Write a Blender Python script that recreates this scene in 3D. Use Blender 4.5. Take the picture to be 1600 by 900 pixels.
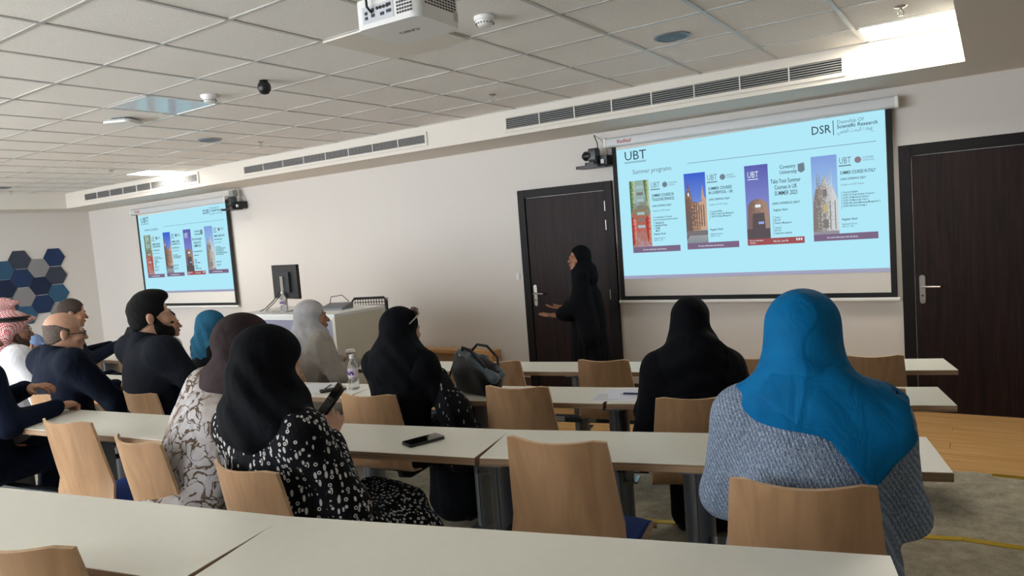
import bpy, bmesh, math, random
import numpy as np
from mathutils import Matrix, Vector, Euler
for o in list(bpy.data.objects): bpy.data.objects.remove(o)
SC = bpy.context.scene
COL = SC.collection
random.seed(7)
def lin(c):
    return tuple((v/12.92 if v <= .04045 else ((v+.055)/1.055)**2.4) for v in c)
def rgb(r, g, b): return lin((r/255, g/255, b/255))
# ------------------------------------------------------------------ camera
CAMZ = 1.712
F_PX, YAW, PITCH, ROLL = 1127.4, .5905079, -.0788600, -.0759171
fw = Vector((-math.sin(YAW)*math.cos(PITCH), math.cos(YAW)*math.cos(PITCH), math.sin(PITCH)))
rt = Vector((math.cos(YAW), math.sin(YAW), 0)); up = rt.cross(fw)
rt2 = rt*math.cos(ROLL)+up*math.sin(ROLL); up2 = -rt*math.sin(ROLL)+up*math.cos(ROLL)
cam_d = bpy.data.cameras.new('camera'); cam = bpy.data.objects.new('camera', cam_d); COL.objects.link(cam)
cam.matrix_world = Matrix(((rt2.x, up2.x, -fw.x, 0), (rt2.y, up2.y, -fw.y, 0), (rt2.z, up2.z, -fw.z, CAMZ), (0, 0, 0, 1)))
cam_d.sensor_width = 36; cam_d.lens = F_PX/1600*36; cam_d.clip_start = .02
SC.camera = cam
# ------------------------------------------------------------------ world, lights, exposure
w = bpy.data.worlds.new('world'); SC.world = w; w.use_nodes = True
w.node_tree.nodes['Background'].inputs[0].default_value = (.90, .95, 1, 1)
w.node_tree.nodes['Background'].inputs[1].default_value = 7.0
SC.view_settings.view_transform = 'Standard'; SC.view_settings.look = 'None'
SC.view_settings.gamma = 1; SC.view_settings.use_curve_mapping = False
SC.view_settings.exposure = 0.35
LED_FRONT, LED_REAR_FILL, SLIDE_GAIN = 26.0, 5.0, .79
# ------------------------------------------------------------------ helpers
MATS = {}
def mat(name, color, rough=.6, metal=0, emit=None, estr=1, bump=None, noise=None, spec=.5, coat=0):
    """bump=(scale, strength); noise=(scale, amount) brightness mottling, object coordinates"""
    if name in MATS: return MATS[name]
    m = bpy.data.materials.new(name); m.use_nodes = True; nt = m.node_tree; b = nt.nodes['Principled BSDF']
    b.inputs['Base Color'].default_value = (*color, 1); b.inputs['Roughness'].default_value = rough
    b.inputs['Metallic'].default_value = metal; b.inputs['Specular IOR Level'].default_value = spec
    if coat: b.inputs['Coat Weight'].default_value = coat
    if emit:
        b.inputs['Emission Color'].default_value = (*emit, 1); b.inputs['Emission Strength'].default_value = estr
    tc = None
    if bump or noise: tc = nt.nodes.new('ShaderNodeTexCoord')
    if noise:
        n = nt.nodes.new('ShaderNodeTexNoise'); n.inputs['Scale'].default_value = noise[0]; n.inputs['Detail'].default_value = 4
        nt.links.new(tc.outputs['Object'], n.inputs['Vector'])
        r = nt.nodes.new('ShaderNodeValToRGB')
        lo = tuple(c*(1-noise[1]) for c in color); hi = tuple(min(1, c*(1+noise[1])) for c in color)
        r.color_ramp.elements[0].position = .3; r.color_ramp.elements[1].position = .7
        r.color_ramp.elements[0].color = (*lo, 1); r.color_ramp.elements[1].color = (*hi, 1)
        nt.links.new(n.outputs['Fac'], r.inputs['Fac']); nt.links.new(r.outputs['Color'], b.inputs['Base Color'])
    if bump:
        n = nt.nodes.new('ShaderNodeTexNoise'); n.inputs['Scale'].default_value = bump[0]; n.inputs['Detail'].default_value = 3
        nt.links.new(tc.outputs['Object'], n.inputs['Vector'])
        bp = nt.nodes.new('ShaderNodeBump'); bp.inputs['Strength'].default_value = bump[1]; bp.inputs['Distance'].default_value = .01
        nt.links.new(n.outputs['Fac'], bp.inputs['Height']); nt.links.new(bp.outputs['Normal'], b.inputs['Normal'])
    MATS[name] = m; return m
def wood(name, c1, c2, scale=(1, 14, 14), rough=.5, dist=3.0, bump=.05):
    if name in MATS: return MATS[name]
    m = bpy.data.materials.new(name); m.use_nodes = True; nt = m.node_tree; b = nt.nodes['Principled BSDF']
    tc = nt.nodes.new('ShaderNodeTexCoord'); mp = nt.nodes.new('ShaderNodeMapping'); mp.inputs['Scale'].default_value = scale
    oi = nt.nodes.new('ShaderNodeObjectInfo'); add = nt.nodes.new('ShaderNodeVectorMath'); add.operation = 'ADD'
    sc = nt.nodes.new('ShaderNodeVectorMath'); sc.operation = 'SCALE'; sc.inputs[3].default_value = 37
    nt.links.new(oi.outputs['Random'], sc.inputs[0]); nt.links.new(tc.outputs['Object'], add.inputs[0]); nt.links.new(sc.outputs[0], add.inputs[1])
    nt.links.new(add.outputs[0], mp.inputs['Vector'])
    n = nt.nodes.new('ShaderNodeTexNoise'); n.inputs['Scale'].default_value = 1.6; n.inputs['Detail'].default_value = 6; n.inputs['Distortion'].default_value = dist*.3
    nt.links.new(mp.outputs[0], n.inputs['Vector'])
    r = nt.nodes.new('ShaderNodeValToRGB'); r.color_ramp.elements[0].position = .32; r.color_ramp.elements[1].position = .68
    r.color_ramp.elements[0].color = (*c1, 1); r.color_ramp.elements[1].color = (*c2, 1)
    nt.links.new(n.outputs['Fac'], r.inputs['Fac']); nt.links.new(r.outputs['Color'], b.inputs['Base Color'])
    b.inputs['Roughness'].default_value = rough
    MATS[name] = m; return m
def link(o, parent=None):
    COL.objects.link(o)
    if parent is not None: o.parent = parent
    return o
def tag(o, label=None, cat=None, group=None, kind=None):
    if label: o['label'] = label
    if cat: o['category'] = cat
    if group: o['group'] = group
    if kind: o['kind'] = kind
    return o
def empty(name, loc, rz=0, label=None, cat=None, group=None):
    o = bpy.data.objects.new(name, None); o.location = loc; o.rotation_euler = (0, 0, rz); o.empty_display_size = .05
    link(o); return tag(o, label, cat, group)
class MB:
    def __init__(s): s.v = []; s.f = []; s.m = []; s.mats = []
    def _mi(s, m):
        if m not in s.mats: s.mats.append(m)
        return s.mats.index(m)
    def add(s, vs, fs, m=None, M=None):
        o = len(s.v); mi = s._mi(m) if m is not None else 0
        for p in vs:
            p = Vector(p)
            if M is not None: p = M @ p
            s.v.append(tuple(p))
        for f in fs: s.f.append(tuple(i+o for i in f)); s.m.append(mi)
        return s
    def box(s, x0, x1, y0, y1, z0, z1, m=None, M=None):
        vs = [(x0, y0, z0), (x1, y0, z0), (x1, y1, z0), (x0, y1, z0), (x0, y0, z1), (x1, y0, z1), (x1, y1, z1), (x0, y1, z1)]
        return s.add(vs, [(0, 3, 2, 1), (4, 5, 6, 7), (0, 1, 5, 4), (1, 2, 6, 5), (2, 3, 7, 6), (3, 0, 4, 7)], m, M)
    def rbox(s, x0, x1, y0, y1, z0, z1, r=.01, n=3, m=None, M=None, axis='z'):
        """box with rounded vertical edges (about axis), extruded"""
        a = {'z': (x0, x1, y0, y1, z0, z1), 'y': (x0, x1, z0, z1, y0, y1), 'x': (y0, y1, z0, z1, x0, x1)}[axis]
        pts = []
        for cx, cy, t0 in ((a[1]-r, a[3]-r, 0), (a[0]+r, a[3]-r, 90), (a[0]+r, a[2]+r, 180), (a[1]-r, a[2]+r, 270)):
            for i in range(n+1):
                t = math.radians(t0+90*i/n); pts.append((cx+r*math.cos(t), cy+r*math.sin(t)))
        return s.prism(pts, a[4], a[5], m, M, axis)
    def prism(s, pts, z0, z1, m=None, M=None, axis='z'):
        k = len(pts)
        def P(p, z): return {'z': (p[0], p[1], z), 'y': (p[0], z, p[1]), 'x': (z, p[0], p[1])}[axis]
        vs = [P(p, z0) for p in pts]+[P(p, z1) for p in pts]
        fs = [tuple(range(k-1, -1, -1)), tuple(range(k, 2*k))]+[(i, (i+1) % k, (i+1) % k+k, i+k) for i in range(k)]
        if axis == 'y': fs = [tuple(reversed(f)) for f in fs]
        return s.add(vs, fs, m, M)
    def lathe(s, prof, n=16, m=None, M=None):
        """prof: list of (r,z); closed with caps"""
        vs = []; fs = []
        for r, z in prof:
            for i in range(n):
                t = 2*math.pi*i/n; vs.append((r*math.cos(t), r*math.sin(t), z))
        for j in range(len(prof)-1):
            for i in range(n):
                a = j*n+i; b = j*n+(i+1) % n; fs.append((a, b, b+n, a+n))
        fs.append(tuple(reversed(range(n)))); fs.append(tuple(range((len(prof)-1)*n, len(prof)*n)))
        return s.add(vs, fs, m, M)
    def tube(s, pts, r, n=8, m=None, M=None):
        pts = [Vector(p) for p in pts]; vs = []; fs = []
        rr = r if isinstance(r, (list, tuple)) else [r]*len(pts)
        pu = None
        for i, p in enumerate(pts):
            d = (pts[min(i+1, len(pts)-1)]-pts[max(i-1, 0)]).normalized()
            if pu is None: pu = Vector((0, 0, 1)) if abs(d.z) < .9 else Vector((1, 0, 0))
            a = d.cross(pu).normalized(); b = a.cross(d).normalized(); pu = b
            for k in range(n):
                t = 2*math.pi*k/n; vs.append(tuple(p+(a*math.cos(t)+b*math.sin(t))*rr[i]))
        for i in range(len(pts)-1):
            for k in range(n):
                x = i*n+k; y = i*n+(k+1) % n; fs.append((x, y, y+n, x+n))
        fs.append(tuple(reversed(range(n)))); fs.append(tuple(range((len(pts)-1)*n, len(pts)*n)))
        return s.add(vs, fs, m, M)
    def build(s, name, m=None, parent=None, smooth=False, bevel=0, loc=None):
        me = bpy.data.meshes.new(name); me.from_pydata(s.v, [], s.f)
        ms = s.mats if s.mats else [m]
        for x in ms: me.materials.append(x if x is not None else m)
        if len(ms) > 1: me.polygons.foreach_set('material_index', s.m)
        bm = bmesh.new(); bm.from_mesh(me); bmesh.ops.recalc_face_normals(bm, faces=bm.faces)
        if bevel: bmesh.ops.bevel(bm, geom=bm.edges[:]+bm.verts[:], offset=bevel, segments=2, affect='EDGES', profile=.6, clamp_overlap=True)
        bm.to_mesh(me); bm.free()
        if smooth:
            me.polygons.foreach_set('use_smooth', [True]*len(me.polygons))
            try: me.set_sharp_from_angle(angle=math.radians(40))
            except Exception: pass
        me.update()
        o = bpy.data.objects.new(name, me)
        if loc: o.location = loc
        return link(o, parent)
def copy_tree(o, parent=None):
    c = o.copy(); COL.objects.link(c); c.parent = parent
    for ch in list(o.children): copy_tree(ch, c)
    return c
def text_mesh(body, size, m, parent, name, M, bold=0, align='LEFT', width=None, extr=.0004, font=None):
    """flat lettering: font curve turned into a thin mesh; lies in local XZ (facing -Y) after M"""
    c = bpy.data.curves.new(name, 'FONT'); c.body = body; c.size = size; c.align_x = align; c.extrude = extr
    if bold: c.offset = bold*size
    c.resolution_u = 2
    t = bpy.data.objects.new(name, c); COL.objects.link(t)
    dg = bpy.context.evaluated_depsgraph_get(); dg.update()
    me = bpy.data.meshes.new_from_object(t.evaluated_get(dg)); bpy.data.objects.remove(t)
    co = np.empty(len(me.vertices)*3); me.vertices.foreach_get('co', co); co = co.reshape(-1, 3)
    if len(co) and width:
        wd = co[:, 0].max()-co[:, 0].min(); co[:, 0] *= width/wd
    me.vertices.foreach_set('co', co.ravel()); me.transform(M); me.materials.clear(); me.materials.append(m)
    o = bpy.data.objects.new(name, me); return link(o, parent)
UPRIGHT = Matrix.Rotation(math.radians(90), 4, 'X')      # text in XZ plane facing -Y
def TR(x, y, z): return Matrix.Translation((x, y, z))
# ------------------------------------------------------------------ implicit-surface modelling (numpy surface nets)
class SDF:
    def __init__(s): s.p = []
    def cone(s, a, b, ra, rb=None, k=.02):
        s.p.append(('c', np.array(a, float), np.array(b, float), ra, ra if rb is None else rb, k)); return s
    def chain(s, pts, rs, k=.02):
        for i in range(len(pts)-1): s.cone(pts[i], pts[i+1], rs[i], rs[i+1], k)
        return s
    def ell(s, c, r, k=.02, R=None, sub=False):
        s.p.append(('s' if sub else 'e', np.array(c, float), np.array(r, float), None if R is None else np.array(R, float), 0, k)); return s
    def fun(s, f): s.p.append(('f', f)); return s
    def bounds(s):
        lo = np.full(3, 1e9); hi = -lo
        for p in s.p:
            if p[0] == 'c':
                r = max(p[3], p[4]); lo = np.minimum(lo, np.minimum(p[1], p[2])-r); hi = np.maximum(hi, np.maximum(p[1], p[2])+r)
            elif p[0] == 'e':
                r = p[2] if p[3] is None else np.full(3, p[2].max()); lo = np.minimum(lo, p[1]-r); hi = np.maximum(hi, p[1]+r)
        return lo, hi
    def grid(s, h, lo=None, hi=None, pad=3):
        if lo is None: lo, hi = s.bounds()
        lo = np.array(lo)-pad*h; n = np.ceil((np.array(hi)+pad*h-lo)/h).astype(int)+1
        ax = [lo[i]+h*np.arange(n[i]) for i in range(3)]
        D = np.full(n, 10., np.float32)
        for p in s.p:
            if p[0] == 'f':
                X, Y, Z = np.meshgrid(*ax, indexing='ij', sparse=True); D = p[1](X, Y, Z, D).astype(np.float32); continue
            k = p[5]; mg = k+.03+2*h
            if p[0] == 'c':
                r = max(p[3], p[4]); a = np.minimum(p[1], p[2])-r-mg; b = np.maximum(p[1], p[2])+r+mg
            else:
                r = p[2] if p[3] is None else np.full(3, p[2].max()); a = p[1]-r-mg; b = p[1]+r+mg
            i0 = np.clip(np.floor((a-lo)/h).astype(int), 0, n); i1 = np.clip(np.ceil((b-lo)/h).astype(int)+1, 0, n)
            if (i1 <= i0).any(): continue
            sl = tuple(slice(i0[q], i1[q]) for q in range(3))
            X, Y, Z = np.meshgrid(*[ax[q][sl[q]] for q in range(3)], indexing='ij', sparse=True)
            if p[0] == 'c':
                ba = p[2]-p[1]; L = max(float(ba@ba), 1e-9); x = X-p[1][0]; y = Y-p[1][1]; z = Z-p[1][2]
                t = np.clip((x*ba[0]+y*ba[1]+z*ba[2])/L, 0, 1)
                d = np.sqrt((x-t*ba[0])**2+(y-t*ba[1])**2+(z-t*ba[2])**2)-(p[3]+t*(p[4]-p[3]))
            else:
                x = X-p[1][0]; y = Y-p[1][1]; z = Z-p[1][2]
                if p[3] is not None:
                    Rm = p[3]; x, y, z = (x*Rm[0, 0]+y*Rm[1, 0]+z*Rm[2, 0], x*Rm[0, 1]+y*Rm[1, 1]+z*Rm[2, 1], x*Rm[0, 2]+y*Rm[1, 2]+z*Rm[2, 2])
                r = p[2]; k0 = np.sqrt((x/r[0])**2+(y/r[1])**2+(z/r[2])**2); k1 = np.sqrt((x/r[0]**2)**2+(y/r[1]**2)**2+(z/r[2]**2)**2)
                d = k0*(k0-1)/np.maximum(k1, 1e-6)
            C = D[sl]
            if p[0] == 's':
                hh = np.clip(.5-.5*(C+d)/k, 0, 1); D[sl] = C*(1-hh)-d*hh+k*hh*(1-hh)
            else:
                hh = np.clip(.5+.5*(C-d)/k, 0, 1); D[sl] = C*(1-hh)+d*hh-k*hh*(1-hh)
        return D, lo
    def mesh(s, h, lo=None, hi=None, smooth=1):
        D, org = s.grid(h, lo, hi); return nets(D, org, h, smooth)
def nets(D, org, h, smooth=1):
    S = D < 0; n = np.array(D.shape)
    cnt = np.zeros(n-1, np.int8)
    for dx in (0, 1):
        for dy in (0, 1):
            for dz in (0, 1): cnt += S[dx:n[0]-1+dx, dy:n[1]-1+dy, dz:n[2]-1+dz]
    act = (cnt > 0) & (cnt < 8); idx = np.full(n-1, -1, np.int64); ijk = np.argwhere(act); idx[act] = np.arange(len(ijk))
    if len(ijk) == 0: return np.zeros((0, 3)), np.zeros((0, 4), int)
    acc = np.zeros((len(ijk), 3)); num = np.zeros(len(ijk))
    cs = [(0, 0, 0), (1, 0, 0), (0, 1, 0), (1, 1, 0), (0, 0, 1), (1, 0, 1), (0, 1, 1), (1, 1, 1)]
    cv = [D[ijk[:, 0]+c[0], ijk[:, 1]+c[1], ijk[:, 2]+c[2]] for c in cs]
    for a, b in ((0, 1), (2, 3), (4, 5), (6, 7), (0, 2), (1, 3), (4, 6), (5, 7), (0, 4), (1, 5), (2, 6), (3, 7)):
        da, db = cv[a], cv[b]; mk = (da < 0) != (db < 0)
        t = np.where(mk, da/np.where(mk, da-db, 1), 0)
        A = np.array(cs[a]); B = np.array(cs[b])
        acc += np.where(mk[:, None], A+(B-A)*t[:, None], 0); num += mk
    V = org+h*(ijk+acc/num[:, None])
    Q = []
    for ax in range(3):
        o1, o2 = [(1, 2), (2, 0), (0, 1)][ax]
        sl0 = [slice(1, -1)]*3; sl1 = [slice(1, -1)]*3; sl0[ax] = slice(0, -1); sl1[ax] = slice(1, None)
        d0 = S[tuple(sl0)]; d1 = S[tuple(sl1)]; e = np.argwhere(d0 != d1)
        if len(e) == 0: continue
        fl = d0[tuple(e.T)]; c = e.copy(); c[:, o1] += 1; c[:, o2] += 1
        def I(a, b):
            q = c.copy(); q[:, o1] -= a; q[:, o2] -= b; return idx[tuple(q.T)]
        q = np.stack([I(1, 1), I(0, 1), I(0, 0), I(1, 0)], 1); q[~fl] = q[~fl][:, ::-1]
        Q.append(q[(q >= 0).all(1)])
    Q = np.concatenate(Q)
    for _ in range(smooth):
        acc = np.zeros_like(V); num = np.zeros(len(V))
        for a in range(4):
            for b in ((a+1) % 4, (a+3) % 4):
                np.add.at(acc, Q[:, a], V[Q[:, b]]); np.add.at(num, Q[:, a], 1)
        V = V*.5+.5*acc/np.maximum(num, 1)[:, None]
    return V, Q
def sdf_object(name, blocks, m, parent):
    """blocks: list of (V,Q) joined into one mesh object"""
    V = []; Q = []; o = 0
    for v, q in blocks:
        V.append(v); Q.append(q+o); o += len(v)
    V = np.concatenate(V); Q = np.concatenate(Q)
    me = bpy.data.meshes.new(name); me.vertices.add(len(V)); me.vertices.foreach_set('co', V.astype(np.float32).ravel())
    me.loops.add(len(Q)*4); me.loops.foreach_set('vertex_index', Q.ravel().astype(np.int32))
    me.polygons.add(len(Q)); me.polygons.foreach_set('loop_start', np.arange(0, len(Q)*4, 4, dtype=np.int32))
    me.polygons.foreach_set('use_smooth', np.ones(len(Q), bool)); me.update(calc_edges=True); me.validate()
    me.materials.append(m); o = bpy.data.objects.new(name, me); return link(o, parent)
# ------------------------------------------------------------------ materials of the room
M_WALL = mat('wall_paint', rgb(214, 209, 203), .75, bump=(180, .05))
M_SOFF = mat('soffit_paint', rgb(222, 216, 206), .7)
M_TILE = mat('ceiling_tile', rgb(240, 237, 232), .9, noise=(260, .11), bump=(300, .3))
M_BAR = mat('grid_bar_white', rgb(190, 189, 186), .32, spec=.6)
M_DOOR = wood('dark_veneer', rgb(26, 19, 20), rgb(44, 31, 31), (22, 22, 1.2), .5)
M_FRAME = mat('dark_frame', rgb(28, 24, 26), .5)
for _m in (M_DOOR, M_FRAME): _m.node_tree.nodes['Principled BSDF'].inputs['Specular IOR Level'].default_value = .18
M_STEEL = mat('satin_steel', rgb(190, 186, 180), .3, 1)
M_BLACK = mat('black_plastic', rgb(18, 18, 20), .4)
M_WHITE = mat('white_plastic', rgb(232, 232, 230), .4)
M_DARKM = mat('dark_metal', rgb(64, 68, 72), .35, .8)
M_LEG = mat('grey_metal', rgb(118, 122, 126), .4, .6)
M_BRASS = mat('brass_strip', rgb(214, 182, 62), .35, .75)
M_PLANK = wood('oak_plank', rgb(200, 150, 92), rgb(226, 180, 122), (1.2, 16, 16), .38)
M_BEECH = wood('beech_ply', rgb(156, 120, 86), rgb(176, 138, 102), (14, 14, 1.4), .42)
M_PLYEDGE = wood('ply_edge', rgb(132, 104, 78), rgb(168, 138, 108), (1, 1, 60), .55)
M_LAM = mat('white_laminate', rgb(240, 237, 224), .33, noise=(30, .012))
M_BLUE = mat('blue_seat_fabric', rgb(24, 62, 140), .9, bump=(400, .3), noise=(120, .12))
# carpet
def carpet():
    m = mat('grey_carpet', rgb(134, 126, 112), .95); nt = m.node_tree; b = nt.nodes['Principled BSDF']
    tc = nt.nodes.new('ShaderNodeTexCoord'); n1 = nt.nodes.new('ShaderNodeTexNoise'); n1.inputs['Scale'].default_value = 9; n1.inputs['Detail'].default_value = 8; n1.inputs['Roughness'].default_value = .75
    n2 = nt.nodes.new('ShaderNodeTexNoise'); n2.inputs['Scale'].default_value = 160
    nt.links.new(tc.outputs['Object'], n1.inputs['Vector']); nt.links.new(tc.outputs['Object'], n2.inputs['Vector'])
    ad = nt.nodes.new('ShaderNodeMath'); ad.operation = 'ADD'; nt.links.new(n1.outputs['Fac'], ad.inputs[0])
    mu = nt.nodes.new('ShaderNodeMath'); mu.operation = 'MULTIPLY'; mu.inputs[1].default_value = .5; nt.links.new(n2.outputs['Fac'], mu.inputs[0]); nt.links.new(mu.outputs[0], ad.inputs[1])
    r = nt.nodes.new('ShaderNodeValToRGB'); r.color_ramp.elements[0].position = .55; r.color_ramp.elements[1].position = .95
    r.color_ramp.elements[0].color = (*rgb(132, 124, 108), 1); r.color_ramp.elements[1].color = (*rgb(190, 180, 158), 1)
    nt.links.new(ad.outputs[0], r.inputs['Fac']); nt.links.new(r.outputs['Color'], b.inputs['Base Color'])
    bp = nt.nodes.new('ShaderNodeBump'); bp.inputs['Strength'].default_value = .5; bp.inputs['Distance'].default_value = .01
    nt.links.new(n2.outputs['Fac'], bp.inputs['Height']); nt.links.new(bp.outputs['Normal'], b.inputs['Normal']); return m
M_CARPET = carpet()
# ------------------------------------------------------------------ room shell
CEIL, SOFF, WALLY, SOFY, WALLX, SOFX, SOFXR = 2.861, 2.617, 6.6, 5.87, -13.3, -12.5, -.13
XR, YB = 3.2, -3.0
def struct(o): o['kind'] = 'structure'; return o
struct(MB().box(WALLX-.1, XR, WALLY, WALLY+.12, -.1, 3.1).build('wall_front', M_WALL))
struct(MB().box(WALLX-.12, WALLX, YB, WALLY, -.1, 3.1).build('wall_left', M_WALL))
struct(MB().box(XR, XR+.12, YB, WALLY, -.1, 3.1).build('wall_right', M_WALL))
struct(MB().box(-2.6, XR, YB-.12, YB, -.1, 3.1).build('wall_back_light_block', M_WALL))  # unseen partial wall, added so daylight enters only at the rear left
fl = struct(MB().box(WALLX, XR, 3.4, WALLY, -.06, -.012).build('floor', mat('sub_floor', rgb(120, 86, 50), .8)))
pl = MB().box(-.65, .65, 0, .139, -.012, 0).build('plank', M_PLANK, fl, bevel=.0015); first = True
for j in range(17):
    for i in range(9):
        x = XR-.66-(i*1.302)-(.43*((j*2) % 3)); y = 4.24+j*.1395
        if x < -9: continue
        p = pl if first else pl.copy()
        if not first: COL.objects.link(p); p.parent = fl
        first = False; p.location = (x, y, 0)
struct(MB().box(WALLX, XR, WALLY-.015, WALLY, 0, .09).build('baseboard_front', mat('skirting', rgb(70, 52, 44), .5)))
# desk rows: right-hand end, segment length, tier height
ANG = [15, 11.3, 8, 5, 2, 0]
ROWS = {'A': ((-.215, 4.87), 1.5, 0), 'B': ((-.177, 3.65), 1.5, .1), 'C': ((-.144, 2.474), 1.44, .2), 'D': ((-.125, 1.316), 1.37, .3)}
def row_path(k):
    (x, y), L, _ = ROWS[k]; pts = [(x, y)]
    for a in ANG:
        a = math.radians(a); x -= L*math.cos(a); y -= L*math.sin(a); pts.append((x, y))
    return pts
# tiers: the carpeted steps follow the rows, straight across the aisle
def tier_edge(k, ya):
    off = ya-ROWS[k][0][1]-.0
    return [(XR, ya), (-.147, ya)]+[(x, y+off*.98) for x, y in row_path(k)[1:]]+[(WALLX, row_path(k)[-1][1]+off)]
EDGES = {'A': tier_edge('A', 5.17), 'B': tier_edge('B', 3.885), 'C': tier_edge('C', 2.70), 'D': tier_edge('D', 1.55)}
for k, z0, z1 in (('A', -.05, .004), ('B', -.05, .1), ('C', 0, .2), ('D', .1, .3)):
    e = EDGES[k]; pts = e+[(WALLX, YB), (XR, YB)]
    n = {'A': 'floor_carpet', 'B': 'floor_step', 'C': 'floor_step', 'D': 'floor_step'}[k]
    o = struct(MB().prism(pts, z0, z1).build(n, M_CARPET))
def strip(pts, zt, wd=.035):
    mb = MB()
    for (x0, y0), (x1, y1) in zip(pts[:-1], pts[1:]):
        d = Vector((x1-x0, y1-y0, 0)).normalized(); nrm = Vector((-d.y, d.x, 0))
        if nrm.y < 0: nrm = -nrm
        a = Vector((x0, y0, 0)); b = Vector((x1, y1, 0))
        q = [a+nrm*.006, b+nrm*.006, b-nrm*wd, a-nrm*wd]
        mb.prism([(p.x, p.y) for p in q], zt-.022, zt+.004)
    return mb
tag(strip([(XR, 5.17), (-.03, 5.165)], .004).build('brass_nosing', M_BRASS), 'yellow brass edging strip where the oak floor meets the carpet', 'nosing', 'brass step edgings')
tag(strip(EDGES['B'][:4], .1).build('brass_nosing', M_BRASS), 'bent yellow brass nosing along the carpeted step beside the blue headscarf', 'nosing', 'brass step edgings')
# front soffit, left soffit, right lower ceiling
struct(MB().box(WALLX, XR, SOFY, WALLY, SOFF, 3.0).build('ceiling_soffit_front', M_SOFF))
struct(MB().box(WALLX, SOFX, YB, SOFY, SOFF, 3.0).build('ceiling_soffit_left', M_SOFF))
struct(MB().box(SOFXR, XR, YB, SOFY, SOFF, 3.0).build('ceiling_soffit_right', M_SOFF))
ce = struct(MB().box(SOFX, SOFXR, YB, SOFY, CEIL+.014, CEIL+.1).build('ceiling', mat('ceiling_void', rgb(200, 196, 188), .9)))
GX = [(u-6.227)*.6 for u in range(-15, 7)]; GY = [(v+2.899)*.6 for v in range(-9, 7)]
GX = [x for x in GX if SOFX < x < SOFXR+.01]; GY = [y for y in GY if y < SOFY]
def proj(p):
    d = Vector(p)-Vector((0, 0, CAMZ)); z = d.dot(fw)
    return (800+F_PX*d.dot(rt2)/z, 450-F_PX*d.dot(up2)/z) if z > .1 else None
LIT = {(5, 6), (-10, 6)}; OFFP = {(-3, 2)}
tile = MB().box(-.289, .289, -.289, .289, .002, .012).build('tile', M_TILE, ce); first = True; rest = MB()
for u in range(-16, 7):
    for v in range(-8, 8):
        if (u, v) in LIT or (u, v) in OFFP: continue
        x0, x1 = max((u-6.227)*.6, SOFX), min((u-6.227+1)*.6, SOFXR); y0, y1 = (v+2.899)*.6, min((v+3.899)*.6, SOFY)
        if x1-x0 < .05 or y1-y0 < .05: continue
        full = x1-x0 > .59 and y1-y0 > .59
        q = [proj((x, y, CEIL)) for x in (x0, x1) for y in (y0, y1)]
        vis = any(c and -20 < c[0] < 1620 and -20 < c[1] < 920 for c in q)
        if not vis: rest.box(x0+.011, x1-.011, y0+.011, y1-.011, CEIL+.002, CEIL+.012); continue
        if (u, v) == (1, 2):
            tag(MB().box(x0+.004, x1-.004, y0+.004, y1-.004, CEIL-.012, CEIL+.006).build('mounting_plate', M_SOFF), 'smooth white ceiling plate behind the projector', 'ceiling plate'); continue
        if full:
            t = tile if first else tile.copy()
            if not first: COL.objects.link(t); t.parent = ce
            first = False; t.location = ((x0+x1)/2, (y0+y1)/2, CEIL)
            t.rotation_euler = (random.uniform(-.004, .004), random.uniform(-.004, .004), random.choice((0, math.pi/2)))
        else:
            MB().box(x0+.011, x1-.011, y0+.011, y1-.011, CEIL+.002, CEIL+.012).build('tile', M_TILE, ce)
r_ = rest.build('tile_field', M_TILE, ce); r_['kind'] = 'stuff'
for x in GX: MB().box(x-.012, x+.012, YB, SOFY, CEIL-.003, CEIL+.014).build('grid_bar', M_BAR, ce)
for y in GY: MB().box(SOFX, SOFXR, y-.011, y+.011, CEIL-.002, CEIL+.013).build('grid_bar', M_BAR, ce)
MB().box(SOFX, SOFXR, SOFY-.02, SOFY, CEIL-.003, CEIL+.013).build('grid_bar', M_BAR, ce)
# ceiling light panels
def cell(u, v): return (u-6.227)*.6, (v+2.899)*.6
def led(u, v, ymax, strength, label, warm=(1, .96, .88)):
    x, y = cell(u, v); y1 = min(y+.6, ymax)
    e = empty('ceiling_light', (x+.3, (y+y1)/2, CEIL), 0, label, 'ceiling light', 'recessed light panels')
    a, b = .288, (y1-y)/2-.012
    f = MB(); f.box(-a, a, -b, -b+.02, -.004, .012).box(-a, a, b-.02, b, -.004, .012).box(-a, -a+.02, -b, b, -.004, .012).box(a-.02, a, -b, b, -.004, .012)
    f.build('panel_frame', M_WHITE, e)
    if strength:
        MB().box(-a+.02, a-.02, -b+.02, b-.02, 0, .008).build('diffuser', mat('lit_diffuser%g' % strength, (.9, .9, .88), .5, emit=warm, estr=strength), e)
    else:
        MB().box(-a+.02, a-.02, -b+.02, b-.02, 0, .008).build('diffuser', mat('unlit_diffuser', rgb(205, 212, 216), .12, spec=.8), e)
    return e
led(5, 6, SOFY-.02, LED_FRONT, 'lit square ceiling panel in the corner above the right-hand door', (1, .95, .84))
led(-10, 6, SOFY-.02, LED_FRONT, 'lit square ceiling panel above the far small projection screen', (1, .93, .76))
led(-3, 2, 99, 0, 'unlit glossy square ceiling panel beside the smoke detector')
for u, v in ((-4, -4), (-8, -4), (-12, -4), (-2, -7), (-6, -8), (-11, -8)):  # unseen fill panels added behind the camera to light the room
    led(u, v, 99, LED_REAR_FILL, 'unseen square ceiling panel added over the rear rows as fill light')
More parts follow.
